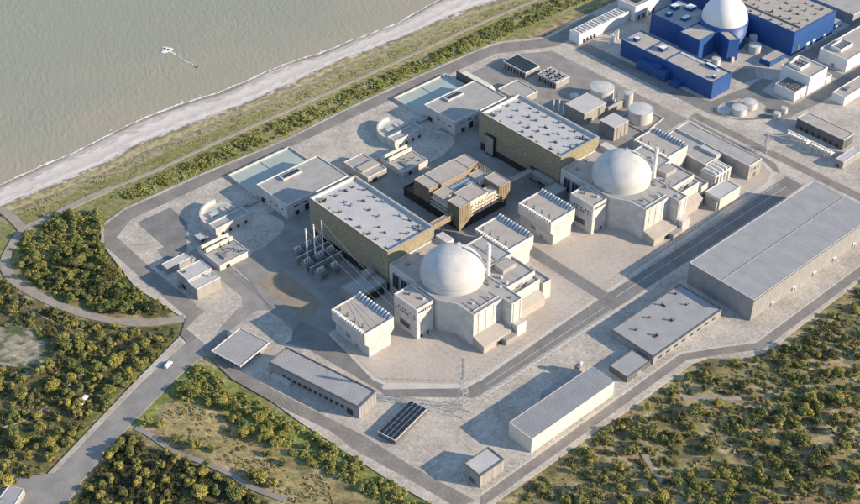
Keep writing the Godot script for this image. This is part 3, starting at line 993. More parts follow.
	block(t, ox + 92.4, 190, ox + 102.5, 216.5, 20.0, M.white_wall, M.roof_grey, 1.6, 0.6, M.white_wall)
	st = S()
	profx(st, PV([214.4, -0.4, 222, -0.4, 222, 9.5, 214.4, 13.5]), ox + 54, ox + 90)
	obj("lean_to", st, M.roof_tan, t)
	for k in 3: pane(t, "hatch", ox + 70 + k * 3.0, 25.2, 211 - k * 0.7, ox + 71.6 + k * 3.0, 26.2, 212.4 - k * 0.7, M.dark)
	# pipework and trays on the roofs and faces
	st = S()
	for k in 4: tube(st, Vector3(ox + 10 + k * 9.0, 34.9, 200 + k * 2.0), Vector3(ox + 10 + k * 9.0, 34.9, 214), 0.35, -1, 6)
	tube(st, Vector3(ox + 8, 34.9, 214), Vector3(ox + 38, 34.9, 214), 0.4, -1, 6)
	for k in 3: tube(st, Vector3(ox + 60 + k * 8.0, 31.6, 143), Vector3(ox + 60 + k * 8.0, 31.6, 174), 0.35, -1, 6)
	obj("pipework", st, M.steel, t)
	for p in [[ox + 14, 204], [ox + 30, 209], [ox + 44, 222], [ox + 47, 205], [ox - 16, 158], [ox - 12, 170], [ox + 12, 122], [ox + 30, 118], [ox + 46, 128], [ox + 66, 150], [ox + 80, 160], [ox + 62, 192], [ox + 60, 200]]:
		pane(t, "roof_unit", p[0], 28.0, p[1], p[0] + R.randf_range(1.5, 3.2), 28.0 + (7.6 if p[1] > 190 and p[0] < ox + 52 else (6.6 if p[1] > 140 and p[0] < ox else (4.6 if p[0] > ox + 64 else 3.2))), p[1] + R.randf_range(1.4, 3.0), M.machine if R.randf() < 0.6 else M.roof_light)
	for k in 3: pane(t, "pilaster", ox + 10 + k * 9.0, 10.0, 218.4, ox + 10.7 + k * 9.0, 33.6, 218.75, M.white_wall)
	for k in 2: pane(t, "downpipe", ox + 41 + k * 8.0, 13.0, 229.6, ox + 41.4 + k * 8.0, 33.8, 229.95, M.wall_grey)
	# vent stack
	st = S(true)
	lathe(st, Vector3(ox + 51.5, 0, 187.5), [[1.9, 33.5], [1.75, 69.6], [1.3, 69.7], [1.3, 68.4], [0.0, 68.3]], 18)
	var sk := obj("stack", st, M.white, t)
	st = S()
	for k in 5: lathe(st, Vector3(ox + 51.5, 0, 187.5), [[1.95, 38.0 + k * 7.0], [2.15, 38.1 + k * 7.0], [2.15, 38.5 + k * 7.0], [1.9, 38.6 + k * 7.0]], 18)
	obj("stack_band", st, M.coping, sk)
	st = S()
	bx(st, ox + 45, 34.1, 190, ox + 49, 35.4, 194)
	bx(st, ox + 42, 34.1, 193, ox + 44, 35.2, 198)
	obj("roof_plant", st, M.machine, t)

func shed(called: String, label: String, cat: String, x0: float, z0: float, x1: float, z1: float, h: float, wm: Material, rm: Material, ph := 0.8, pt := 0.7, pm: Material = null) -> Node3D:
	var t := thing(called, label, cat, Vector3((x0 + x1) / 2, 0, (z0 + z1) / 2))
	block(t, x0, z0, x1, z1, h, wm, rm, ph, pt, pm)
	return t
func tank(label: String, x: float, z: float, r: float, h: float, m: Material, group := "") -> Node3D:
	var t := thing("storage_tank", label, "tank", Vector3(x, 0, z), 0, group)
	var c := Vector3(x, 0, z)
	var st := S(true)
	lathe(st, c, [[r, -0.3], [r, h]], 40)
	obj("shell", st, M.tank_grey, t)
	st = S(true)
	lathe(st, c, [[r + 0.15, h], [r * 0.5, h + r * 0.09], [0.0, h + r * 0.13]], 40)
	obj("roof", st, M.dome_white, t)
	st = S()
	for k in 40:
		var a := TAU * k / 40
		var b := TAU * (k + 1) / 40
		tube(st, c + Vector3(cos(a) * r, h + 0.9, sin(a) * r), c + Vector3(cos(b) * r, h + 0.9, sin(b) * r), 0.1, -1, 4)
		if k % 4 == 0: tube(st, c + Vector3(cos(a) * r, h, sin(a) * r), c + Vector3(cos(a) * r, h + 0.9, sin(a) * r), 0.08, -1, 4)
	obj("railing", st, M.steel, t)
	st = S()
	tube(st, c + Vector3(-0.7 * (r + 0.4), 0, 0.72 * (r + 0.4)), c + Vector3(-0.7 * (r + 0.4), h + 1, 0.72 * (r + 0.4)), 0.3, -1, 4)
	obj("ladder", st, M.steel, t)
	return t
func slender(called: String, label: String, cat: String, at: Vector3, h: float, r: float, group: String) -> void:
	var t := thing(called, label, cat, at, 0, group)
	var st := S(true)
	lathe(st, at, [[r, -0.2], [r * 0.85, h]], 14)
	obj("shaft", st, M.white, t)
	st = S()
	lathe(st, at, [[r * 1.5, -0.2], [r * 1.5, 0.6], [0.0, 0.7]], 14)
	obj("foot", st, M.kerb, t)
	st = S()
	lathe(st, at, [[r * 0.85, h], [r * 1.15, h + 0.1], [r * 1.15, h + 0.7], [0.0, h + 0.75]], 14)
	obj("cap", st, M.steel, t)

func operations_building() -> void:
	var x0 := 108.0
	var x1 := 176.5
	var z0 := 26.0
	var z1 := 91.0
	var t := thing("operations_building", "timber clad operations building with blue glazed courtyard between the turbine halls", "office building", Vector3(142, 0, 58))
	var st := S()
	bx(st, x0 + 0.6, -0.4, 10, x1 - 5, 8.5, z1 - 0.6)
	obj("plinth", st, M.base_dark, t)
	st = S()
	ring(st, rect(x0 + 0.3, 9.7, x1 - 4.7, z1 - 0.3), 0.5, 8.3, 10.0)
	obj("terrace_rail", st, M.base_dark, t)
	st = S()
	bx(st, x0 + 3, 8.4, z0 + 1, x1 - 1, 19, z1 - 3)
	obj("core", st, M.base_dark, t)
	# solid timber volumes round the court: x from, z from, x to, z to, floor, top
	var W := x1 - x0
	var D := z1 - z0
	for b in [[0, 0, 0.2, 0.34, 11, 28], [0.2, 0, 0.78, 0.38, 12, 28.4], [0.78, 0, 1, 0.3, 11, 27.6], [0, 0.74, 0.22, 1, 9, 28], [0.78, 0.66, 1, 1, 10, 27.5]]:
		var p := rect(x0 + b[0] * W + 0.15, z0 + b[1] * D + 0.1, x0 + b[2] * W - 0.15, z0 + b[3] * D - 0.1)
		st = S()
		prism(st, p, b[4], b[5] - 0.7, true)
		var v := obj("timber_volume", st, M.wood_gold, t)
		st = S()
		ring(st, p, 0.5, b[5] - 0.9, b[5])
		obj("coping", st, M.roof_tan, v)
		st = S()
		prism(st, Geometry2D.offset_polygon(p, -0.52)[0], b[5] - 0.8, b[5] - 0.5)
		obj("roof", st, M.roof_tan, v)
		st = S()
		var zz: float = p[0].y + 1.3
		while zz < p[2].y - 0.8:
			bx(st, p[0].x - 0.35, b[4], zz, p[0].x + 0.05, b[5] - 1.0, zz + 0.5)
			zz += 2.2
		var xx: float = p[0].x + 1.3
		while b[3] > 0.9 and xx < p[1].x - 0.8:
			bx(st, xx, b[4], p[2].y - 0.05, xx + 0.5, b[5] - 1.0, p[2].y + 0.35)
			xx += 2.2
		var fn := obj("fin", st, M.wood_gold, v)
		fn.set_meta("kind", "stuff")
	for b in [[0.22, 0.62, 0.6, 0.95, 19, 26], [0.02, 0.39, 0.29, 0.615, 19, 25], [0.02, 0.62, 0.215, 0.735, 19, 24], [0.72, 0.39, 0.98, 0.655, 19, 24], [0.58, 0.8, 0.77, 0.96, 19, 23.5]]:
		block(t, x0 + b[0] * W, z0 + b[1] * D, x0 + b[2] * W, z0 + b[3] * D, b[5], M.cream_wall, M.roof_tan, 0.7, 0.5, M.roof_tan, b[4] - 0.2)
	# court with glass roof between
	st = S()
	bx(st, x0 + 0.295 * W, 19.1, z0 + 0.385 * D, x0 + 0.715 * W, 22.0, z0 + 0.615 * D)
	var g := obj("court_roof", st, M.court_glass, t)
	for k in 6: pane(g, "glazing_bar", x0 + (0.3 + 0.078 * k) * W, 22.0, z0 + 0.386 * D, x0 + (0.3 + 0.078 * k) * W + 0.5, 22.4, z0 + 0.614 * D, M.steel)
	for k in 2: pane(g, "glazing_bar", x0 + 0.296 * W, 22.4, z0 + (0.45 + 0.08 * k) * D, x0 + 0.714 * W, 22.7, z0 + (0.45 + 0.08 * k) * D + 0.4, M.steel)
	# balconies on the sunny face and the west face
	for k in 3:
		pane(t, "balcony", x0 + 0.23 * W, 10.2 + k * 4.0, z1 - 2.9, x0 + 0.77 * W, 10.9 + k * 4.0, z1 - 0.4, M.cream_wall)
		for i in 8: pane(t, "column", x0 + (0.24 + 0.065 * i) * W, 10.9 + k * 4.0, z1 - 1.2, x0 + (0.24 + 0.065 * i) * W + 0.7, 14.2 + k * 4.0, z1 - 0.5, M.wood_gold)
		pane(t, "window_band", x0 + 0.23 * W, 11.1 + k * 3.6, z1 - 3.05, x0 + 0.77 * W, 13.6 + k * 3.6, z1 - 2.9, M.cream_wall)
		pane(t, "balcony", x0 + 0.5, 10.0 + k * 4.0, z0 + 0.35 * D, x0 + 3, 10.7 + k * 4.0, z0 + 0.73 * D, M.cream_wall)
	st = S()
	tri(st, Vector3(x0 + 0.3, 9, z1), Vector3(x0 + 0.22 * W, 9, z1), Vector3(x0 + 0.3, 0, z1), Vector3.BACK)
	tri(st, Vector3(x0 + 0.3, 9, z1), Vector3(x0 + 0.3, 0, z1), Vector3(x0 + 0.3, 9, z1 - 12), Vector3.LEFT)
	obj("corner_wedge", st, M.wood_gold, t)
	for k in 9: pane(t, "rail_post", x1 - 0.6, 22.5, z0 + 20 + k * 2.6, x1 - 0.1, 26.5, z0 + 20.7 + k * 2.6, M.wood_gold)
	pane(t, "rail", x1 - 0.55, 26.5, z0 + 19.6, x1 - 0.15, 27.0, z0 + 42, M.wood_gold)

func bridge(label: String, pts: Array, y0: float, y1: float, m: Material) -> void:
	var a: Vector2 = pts[0]
	var t := thing("footbridge", label, "footbridge", Vector3(a.x, 0, a.y), 0, "")
	for i in pts.size() - 1:
		var p: Vector2 = pts[i]
		var q: Vector2 = pts[i + 1]
		var st := S()
		if absf(q.x - p.x) > absf(q.y - p.y): bx(st, p.x, y0, p.y - 2.8, q.x, y1, p.y + 2.8)
		else: bx(st, p.x - 2.8, y0, p.y + 2.81, p.x + 2.8, y1, q.y)
		var b := obj("deck", st, m, t)
		st = S()
		if absf(q.x - p.x) > absf(q.y - p.y):
			bx(st, p.x, y1, p.y - 2.9, q.x, y1 + 0.5, p.y - 2.2)
			bx(st, p.x, y1, p.y + 2.2, q.x, y1 + 0.5, p.y + 2.9)
		else:
			bx(st, p.x - 2.9, y1, p.y + 2.9, p.x - 2.2, y1 + 0.5, q.y)
			bx(st, p.x + 2.2, y1, p.y + 2.9, p.x + 2.9, y1 + 0.5, q.y)
		obj("coping", st, M.roof_tan, b)
		for k in 2:
			var c := p.lerp(q, 0.33 + 0.4 * k)
			pane(t, "pier", c.x - 0.6, -0.2, c.y - 0.6, c.x + 0.6, y0, c.y + 0.6, M.kerb)

func transformer(x: float, z: float, w: float) -> void:
	var t := thing("power_transformer", "grey oil transformer with radiator fins in the yard beside the turbine hall", "transformer", Vector3(x, 0, z), 0, "transformers beside the turbine hall")
	pane(t, "plinth", x - w / 2 - 1, 0, z - 5.6, x + w / 2 + 1, 0.9, z + 5.6, M.wall_warm_grey)
	pane(t, "tank", x - w / 2, 0.9, z - 3.0, x + w / 2, 7.6, z + 3.0, M.machine)
	var st := S()
	var k := -w / 2
	while k < w / 2 - 0.3:
		bx(st, x + k, 1.6, z + 3.05, x + k + 0.4, 6.6, z + 5.2)
		bx(st, x + k, 1.6, z - 5.2, x + k + 0.4, 6.6, z - 3.05)
		k += 0.75
	obj("radiator", st, M.machine, t)
	for i in 3:
		st = S()
		lathe(st, Vector3(x - w / 3 + i * w / 3, 0, z), [[0.7, 7.6], [0.45, 8.6], [0.7, 8.8], [0.4, 9.8], [0.6, 10.0], [0.2, 11.4], [0.0, 11.5]], 8)
		obj("bushing", st, M.coping, t)
	st = S()
	tube(st, Vector3(x - w / 2 + 0.5, 9.0, z - 1.8), Vector3(x + w / 2 - 0.5, 9.0, z - 1.8), 1.1, -1, 10)
	obj("conservator", st, M.steel, t)

func pylon(label: String, c: Vector3, h: float, w: float) -> Node3D:
	var t := thing("lattice_pylon", label, "pylon", c, 0, "")
	var lv := [0.0, 0.2, 0.38, 0.54, 0.68, 0.8, 0.9, 1.0]
	var corner := func(k: float, i: int) -> Vector3:
		var s := w * 0.5 * (1.0 - 0.86 * minf(k / 0.68, 1.0))
		return c + Vector3(s if i == 0 or i == 1 else -s, k * h, s if i == 1 or i == 2 else -s)
	for i in 4:
		var st := S()
		for j in 7: tube(st, corner.call(lv[j], i), corner.call(lv[j + 1], i), 0.3, 0.26, 4)
		obj("leg", st, M.steel, t)
	var sb := S()
	for j in 7:
		for i in 4:
			tube(sb, corner.call(lv[j], i), corner.call(lv[j + 1], (i + 1) % 4), 0.15, 0.15, 4)
			tube(sb, corner.call(lv[j], (i + 1) % 4), corner.call(lv[j + 1], i), 0.15, 0.15, 4)
			tube(sb, corner.call(lv[j + 1], i), corner.call(lv[j + 1], (i + 1) % 4), 0.15, 0.15, 4)
	obj("bracing", sb, M.steel, t)
	for a in [[0.68, 7.0], [0.82, 5.4], [0.94, 4.0]]:
		var st := S()
		for s in [-1.0, 1.0]:
			var tip := c + Vector3(s * a[1] * 0.7, a[0] * h, s * a[1] * 0.7)
			for q in [0.0, 2.0]: tube(st, c + Vector3(0, a[0] * h + q, 0), tip, 0.18, 0.12, 4)
			tube(st, tip, tip - Vector3(0, 1.6, 0), 0.2, 0.2, 5)
		obj("cross_arm", st, M.steel, t)
	return t
func wire(label: String, a: Vector3, b: Vector3, sag: float, group: String) -> void:
	var t := thing("power_line", label, "cable", a, 0, group)
	var st := S()
	var p := a
	for k in 24:
		var u := (k + 1) / 24.0
		var q := a.lerp(b, u) - Vector3(0, sag * 4.0 * u * (1 - u), 0)
		tube(st, p, q, 0.13, 0.13, 4)
		p = q
	obj("conductor", st, M.steel, t)
	st = S()
	tube(st, a + Vector3(0, 0.6, 0), a - Vector3(0, 0.9, 0), 0.35, 0.35, 6)
	obj("insulator", st, M.white, t)
var post_mesh: Mesh
func fence(label: String, pts: PackedVector2Array, h := 3.2) -> void:
	var t := thing("security_fence", label, "fence", Vector3(pts[0].x, 0, pts[0].y))
	if post_mesh == null:
		var keep := O
		O = Vector3.ZERO
		var s0 := S()
		bx(s0, -0.12, -0.3, -0.12, 0.12, h, 0.12)
		s0.generate_normals()
		post_mesh = s0.commit()
		O = keep
	var st := S()
	for i in pts.size() - 1:
		var a := pts[i]
		var b := pts[i + 1]
		var n := maxi(1, int(a.distance_to(b) / 6.0))
		for k in n: inst("post", post_mesh, M.machine, t, Vector3(a.lerp(b, float(k) / n).x, 0, a.lerp(b, float(k) / n).y) - O)
		for y in [0.5, h - 0.2]: tube(st, Vector3(a.x, y, a.y), Vector3(b.x, y, b.y), 0.035, 0.035, 4)
	obj("rail", st, M.steel, t)

func dark_slots(t: Node3D, x0: float, z0: float, x1: float, z1: float, y: float, n: int, along_x: bool) -> void:
	for k in n:
		var a := (float(k) + 0.12) / n
		var b := (float(k) + 0.86) / n
		if along_x: pane(t, "cooler_row", x0 + 0.6, y - 0.3, lerpf(z0, z1, a), x1 - 0.6, y + 0.25, lerpf(z0, z1, b), M.panel)
		else: pane(t, "cooler_row", lerpf(x0, x1, a), y - 0.3, z0 + 0.6, lerpf(x0, x1, b), y + 0.25, z1 - 0.6, M.panel)
		if along_x:
			for i in int((x1 - x0) / 5.5): pane(t, "fan", x0 + 2 + i * 5.5 + R.randf() * 0.6, y + 0.25, lerpf(z0, z1, a) + 0.3, x0 + 4.2 + i * 5.5, y + 0.5, lerpf(z0, z1, b) - 0.3, M.dark)

func vehicle(called: String, label: String, at: Vector3, turn: float, L: float, H: float, W: float, cab: float) -> void:
	var t := thing(called, label, "van", at, turn)
	var st := S()
	profx(st, PV([-W / 2, 0.9, W / 2, 0.9, W / 2, H - 0.25, W / 2 - 0.25, H, -W / 2 + 0.25, H, -W / 2, H - 0.25]), -L / 2, L / 2 - cab)
	obj("body", st, M.white, t)
	st = S()
	profz(st, PV([L / 2 - cab + 0.05, 0.6, L / 2, 0.6, L / 2, 1.5, L / 2 - cab * 0.45, H * 0.85, L / 2 - cab + 0.05, H * 0.88]), -W / 2 + 0.08, W / 2 - 0.08)
	var c := obj("cab", st, M.white, t)
	st = S()
	quad(st, Vector3(L / 2 + 0.03, 1.55, -W / 2 + 0.25), Vector3(L / 2 + 0.03, 1.55, W / 2 - 0.25), Vector3(L / 2 - cab * 0.44, H * 0.83, W / 2 - 0.25), Vector3(L / 2 - cab * 0.44, H * 0.83, -W / 2 + 0.25), Vector3(1, 1, 0))
	obj("windscreen", st, M.glass, c)
	for sx in [-L * 0.3, L * 0.36]:
		for sz in [-W / 2, W / 2]:
			st = S()
			tube(st, Vector3(sx, 0.5, sz - 0.15), Vector3(sx, 0.5, sz + 0.15), 0.5, -1, 12)
			obj("wheel", st, M.rubber, t)

func build_site() -> void:
	var NE := Vector3(224, 0, 0)
	turbine_hall(0.0, "gold panelled turbine hall beside the outdoor transformer yard", false)
	turbine_hall(224.0, "gold panelled turbine hall with a tall dark door surround", true)
	pump_house(0.0, "white pump house joined to the turbine hall by the transformer yard")
	pump_house(223.0, "white pump house joined to the turbine hall with dark door surrounds")
	basin(0.0, "walled pale green basin behind the pump house farther from the blue buildings")
	basin(223.0, "walled pale green basin behind the pump house closer to the blue buildings")
	outfall(0.0, "round walled outfall chamber beside the dark asphalt slab")
	outfall(226.0, "round walled outfall chamber between the two pale green basins")
	filter_house(0.0, "flat filter house with roof monitors beside the stepped grey block")
	filter_house(226.0, "flat filter house with roof monitors beside the timber clad operations building")
	reactor(0.0, "white domed reactor building in front of the transformer yard's turbine hall")
	reactor(224.0, "white domed reactor building facing the large grey warehouse")
	diesel_house(-75.0, -42.5, 124.5, 169, "white flared diesel house under the overhead power lines")
	diesel_house(95.8, 129.0, 124.5, 168.5, "white flared diesel house beside the stack of the transformer side reactor")
	diesel_house(155.0, 188.0, 123, 166, "white flared diesel house between the cross street and second stair tower")
	diesel_house(320.5, 352.5, 124, 168.5, "white flared diesel house beside the long grey store and the tanks")
	operations_building()
	bridge("short timber clad footbridge from turbine hall to operations building", [Vector2(56.8, 81), Vector2(108.2, 81)], 11.0, 16.5, M.wood_gold)
	bridge("grey covered footbridge bending from operations building to the reactor block", [Vector2(176.0, 78.3), Vector2(219.0, 78.3), Vector2(219.0, 108)], 9.0, 15.0, M.wall_grey)
	# beside the turbine hall of the first unit
	var t := shed("switchgear_house", "low pale switchgear house at the foot of the transformer yard", "switchgear house", -38, 89.5, -1.5, 112.5, 12.0, M.wall_grey, M.roof_grey)
	pane(t, "gate", -30, 0, 112.4, -6, 8.5, 112.8, M.dark)
	pane(t, "roof_plant", -14, 11.2, 91, -5, 17, 99, M.wall_grey)
	t = shed("annex_block", "small grey block between footbridge and the second reactor", "annex", 205, 108.2, 222.5, 124, 14.0, M.wall_grey, M.roof_grey)
	for p in [[-30, 17, 8.0], [-17, 17, 8.0], [-5, 17, 7.0], [-34, 37, 9.0], [-20, 37, 9.0], [-7, 37, 8.0], [-33, 56, 9.0], [-19, 58, 7.0]]: transformer(p[0], p[1], p[2])
	for z in [27.0, 47.0]:
		t = thing("blast_wall", "grey concrete blast wall between rows of transformers", "wall", Vector3(-20, 0, z), 0, "blast walls")
		for k in 5: pane(t, "wall_panel", -39 + k * 7.6, -0.2, z - 0.4, -31.6 + k * 7.6, 8.0 + (k % 2) * 0.3, z + 0.4, M.wall_warm_grey)
		pane(t, "coping", -39, 8.3, z - 0.5, -1, 8.7, z + 0.5, M.kerb)
	var py := Vector3(-57, 0, 270.5)
	pylon("tall steel lattice pylon on the yard near the dark cooler rows", py, 60.0, 11.0)
	var tops := [G(305.5, 229.8, 42), G(313.4, 225.4, 42), G(321.4, 221.4, 42)]
	var arms := [0.68, 0.82, 0.94]
	for k in 3:
		var b: Vector3 = tops[k]
		slender("line_pole", "slim white pole carrying a power line above the transformers", "pole", Vector3(b.x, 0, b.z), 42.0, 0.75, "white line poles in the transformer yard")
		wire("thin power line from the transformer yard poles to the pylon", b + Vector3(0, 0.3, 0), py + Vector3(0, arms[k] * 60.0, 0), 7.0, "power lines over the diesel house")
	# left of the units
	t = thing("water_plant", "stepped grey water plant block with two roof levels beside the perimeter road", "plant building", Vector3(-123, 0, -8))
	block(t, -136, -23.5, -110.5, -6, 15.2, M.wall_warm_grey, M.roof_light, 0.6, 0.5, M.coping)
	block(t, -136, -5.8, -110.5, 7.6, 13.2, M.wall_warm_grey, M.roof_light, 0.6, 0.5, M.coping)
	pane(t, "door", -136.3, 0, -17, -135.8, 4.5, -12, M.dark)
	pane(t, "lean_to", -139.5, 0, -21, -136.2, 3.2, -18, M.wall_grey)
	vents(t, [[-131, -18], [-115, 2]], 14.7)
	t = shed("store_shed", "narrow pale roofed shed beside the stepped grey block", "shed", -135.5, -51.5, -110.5, -41.8, 7.0, M.wall_grey, M.roof_light, 0.5, 0.5, M.coping)
	pane(t, "roof_box", -108.8, 0.2, -47, -105, 3.6, -42, M.wall_grey)
	t = shed("plant_hut", "small flat hut between outfall chamber and dark slab", "hut", -86.5, -71, -79, -61.5, 4.0, M.wall_grey, M.roof_light, 0.4, 0.4)
	pane(t, "door", -84, 0, -61.6, -82, 2.4, -61.3, M.dark)
	t = shed("workshop", "flat roofed workshop between pump house and tank yard on the transformer side", "workshop", 94, -66, 119, -28, 9.0, M.wall_warm_grey, M.roof_grey, 0.8, 0.7, M.coping)
	pane(t, "door", 100, 0, -28.2, 106, 5.0, -27.7, M.dark)
	pane(t, "roof_plant", 95.5, 8.3, -48, 118, 10.5, -38, M.roof_tan)
	t = shed("workshop", "square flat roofed workshop behind the turbine hall with door surrounds", "workshop", 313, -64, 342.5, -31, 8.5, M.wall_warm_grey, M.roof_grey, 0.9, 0.7, M.coping)
	pane(t, "door", 322, 0, -31.2, 328, 5.0, -30.7, M.dark)
	t = thing("ramp_block", "long wedge block with a sunlit sloping top beside the pale green basin", "ramp", Vector3(308, 0, -92))
	var st := S()
	profx(st, PV([-122, -0.3, -64.5, -0.3, -64.5, 6.0, -72, 10.0, -114, 10.0]), 303.5, 311.5)
	obj("ramp", st, M.cream_wall, t)
	pane(t, "kerb_wall", 303.0, -0.2, -121, 303.5, 10.6, -66, M.wall_dark)
	# cooler banks in the tank yard
	t = shed("cooler_bank", "pale cooler bank with dark rows at the curved yard road", "cooler", 361, -104, 384, -68, 8.0, M.wall_warm_grey, M.roof_light, 0.4, 0.5, M.white)
	dark_slots(t, 361.5, -103.5, 383.5, -68.5, 8.0, 4, false)
	for k in 7: pane(t, "door", 360.7, 0.5, -101 + k * 4.8, 361.1, 5.5, -98.5 + k * 4.8, M.dark)
	t = shed("cooler_bank", "white roofed cooler house with dark roof vents in the tank yard", "cooler", 370, -58, 392, -29, 8.0, M.wall_warm_grey, M.roof_light, 0.4, 0.5, M.white)
	var vp := []
	for i in 4:
		for j in 3: vp.append([374 + j * 6.0, -54 + i * 7.0])
	vents(t, vp, 7.8, 1.3)
	for k in 6: pane(t, "door", 369.7, 0.5, -55.5 + k * 4.4, 370.1, 5.0, -53.0 + k * 4.4, M.dark)
	t = thing("cooler_bank", "long dark cooler bank with pale dividers on the open yard", "cooler", Vector3(-125.6, 0, 244.8), 0.216, "")
	block(t, 0, 0, 44, 17, 4.6, M.wall_dark, M.white, 0.3, 0.4, M.coping)
	dark_slots(t, 0.3, 0.3, 43.7, 16.7, 4.7, 4, true)
	# effluent plant
	t = shed("effluent_house", "grey metal effluent house beside three slim chimneys", "effluent house", 337.5, 14.5, 372.5, 42.5, 14.2, M.wall_warm_grey, M.roof_light, 0.25, 0.3, M.coping)
	seams(t, 338, 15, 372, 42, 14.05, 1.9, true, M.roof_light)
	pane(t, "door", 345, 0, 42.4, 350, 5, 42.8, M.dark)
	pane(t, "door", 360, 0, 42.4, 363, 12, 42.8, M.wall_dark)
	t = shed("effluent_house", "small square grey metal house behind the turbine hall", "effluent house", 337.5, 64, 360, 85, 16.5, M.wall_warm_grey, M.roof_light, 0.25, 0.3, M.coping)
	seams(t, 338, 64.5, 359.5, 84.5, 16.35, 1.9, true, M.roof_light)
	for k in 3: pane(t, "downpipe", 342 + k * 6.0, 0, 84.9, 342.5 + k * 6.0, 15.5, 85.3, M.wall_dark)
	tank("broad white tank beside the slim dark vessels", 394.5, 17, 13.3, 13.5, M.tank_grey)
	tank("broad white tank standing inside the pale kerbed bund", 391.3, 75.5, 13.2, 13.5, M.tank_grey)
	tank("narrow tall tank between the two broad white tanks", 404, 47, 5.2, 15.5, M.tank_grey)
	tank("low white round tank in the shade of the grey effluent house", 372, -3, 5.2, 3.0, M.tank_grey)
	for k in 4: slender("process_vessel", "slim grey process vessel beside the broad white tank", "vessel", Vector3(391 + k * 3.2, 0, 39 - k * 2.0), 9.0 + (k % 2) * 2.0, 1.1, "slim vessels between the tanks")
	for p in [[334.6, 0.6], [339.1, 4.7], [337.1, 14.0 - 1.5]]: slender("chimney", "slim white chimney behind the turbine hall beside the grey effluent house", "chimney", Vector3(p[0], 0, p[1]), 14.0, 0.7, "slim white chimneys")
	t = thing("bund_wall", "low pale kerb wall round the broad tank", "wall", Vector3(392, 0, 76))
	st = S()
	ring(st, PV([373, 60, 408, 56, 412, 92, 374, 98]), 0.7, -0.1, 1.3)
	obj("kerb_wall", st, M.kerb, t)
	t = thing("bund_wall", "dark retaining wall joining the broad tanks and effluent house", "wall", Vector3(378, 0, 48))
	st = S()
	bx(st, 373, -0.2, 44, 400, 7.5, 46)
	obj("panel", st, M.wall_warm_grey, t)
	pane(t, "coping", 373, 7.5, 43.7, 400, 8.0, 46.3, M.kerb)
	# far side of the second unit
	t = shed("long_store", "long grey store with a pale end wall beside the haul road", "store", 384, 129, 404.3, 224, 17.0, M.wall_warm_grey, M.roof_grey, 0.8, 0.7, M.coping)
	for k in 3: window_z(t, 388 + k * 5.0, 224, 8, 2.6, 4.0, M.coping)
	pane(t, "door", 393, 0, 223.9, 397, 4.5, 224.3, M.wall_dark)
	t = shed("waste_store", "grey roofed waste store between diesel house and long grey store", "store", 355, 128.5, 383.6, 191, 15.5, M.wall_warm_grey, M.roof_grey, 0.8, 0.7, M.coping)
	pane(t, "roof_plant", 374, 14.7, 168, 380, 17.5, 190, M.roof_light)
	t = shed("filter_block", "white block with open roof frames beside the waste store", "plant building", 348.5, 191.4, 374, 209.5, 13.0, M.white_wall, M.roof_light, 1.0, 0.7, M.white)
	for k in 4: pane(t, "roof_beam", 350.5 + k * 5.6, 12.6, 193, 352 + k * 5.6, 15.0, 208, M.white)
	for k in 4: pane(t, "fin", 352 + k * 5.6, 0, 209.4, 353 + k * 5.6, 11.5, 211.0, M.white_wall)
	t = shed("access_house", "cream block with flat grey roof facing the large warehouse", "plant building", 320, 219, 352, 237.4, 14.0, M.cream_wall, M.roof_light, 0.8, 0.7, M.coping)
	pane(t, "side_wing", 316.5, -0.2, 222, 319.8, 10, 236, M.wall_warm_grey)
	pane(t, "side_wing", 322, -0.2, 212, 346, 8, 218.8, M.roof_grey)
	for i in 3: pane(t, "roof_plant", 316 + i * 9.0, 8.0, 213.5, 321 + i * 9.0, 10.5 + i * 0.8, 217.5, M.machine)
	for p in [[330, 186, 6.0, 9.0], [338, 198, 8.0, 6.0], [326, 202, 7.0, 7.5], [312, 214, 4.0, 5.0]]:
		t = thing("service_module", "small grey service module packed between the second reactor and white block", "plant module", Vector3(p[0], 0, p[1]), 0, "service modules behind the second reactor")
		block(t, p[0] - p[2] / 2, p[1] - 4, p[0] + p[2] / 2, p[1] + 4, p[3], M.wall_warm_grey, M.roof_light, 0.5, 0.4, M.coping)
		pane(t, "duct", p[0] - 1, p[3] - 0.4, p[1] - 3, p[0] + 1, p[3] + 1.2, p[1] + 2, M.steel)
	# big sheds along the sunny side
	t = shed("warehouse", "large grey metal warehouse with a huge plain roof", "warehouse", 208.6, 287.6, 400.5, 359.2, 24.0, M.wall_grey, M.roof_metal, 0.35, 0.5, M.coping)
	seams(t, 209.5, 288.5, 400, 358.5, 23.66, 24.0, false, M.roof_metal)
	pane(t, "ridge_cap", 209.3, 23.7, 322.8, 400, 24.15, 323.8, M.roof_metal)
	pane(t, "gutter", 208.4, 22.9, 359.25, 400.7, 23.6, 359.8, M.coping_dark)
	for k in 5:
		st = S()
		bx(st, 238 + k * 32.0, 0, 359.2, 242 + k * 32.0, 4.4, 360.6)
		var pr := obj("door_porch", st, M.white, t)
		pane(pr, "door", 238.6 + k * 32.0, 0, 360.6, 241.4 + k * 32.0, 3.6, 360.75, M.wall_dark)
	st = S()
	for k in 38: bx(st, 211 + k * 5.0, 0, 359.2, 211.2 + k * 5.0, 22.8, 359.27)
	for k in 14: bx(st, 208.52, 0, 291 + k * 5.0, 208.65, 22.8, 291.2 + k * 5.0)
	var wr := obj("wall_rib", st, M.wall_grey, t)
	wr.set_meta("kind", "stuff")
	t = shed("depot", "low flat roofed depot with dark roof hatches next to the large warehouse", "depot", 101.5, 290.5, 194, 338, 8.6, M.wall_grey, M.roof_metal, 0.7, 0.8, M.coping_dark)
	vents(t, [[117, 305], [138, 302], [160, 299], [181, 297], [125, 322], [150, 318], [176, 313]], 8.0, 1.2)
	for k in 8: pane(t, "window", 108 + k * 10.5, 2.4, 337.9, 113 + k * 10.5, 4.4, 338.25, M.glass)
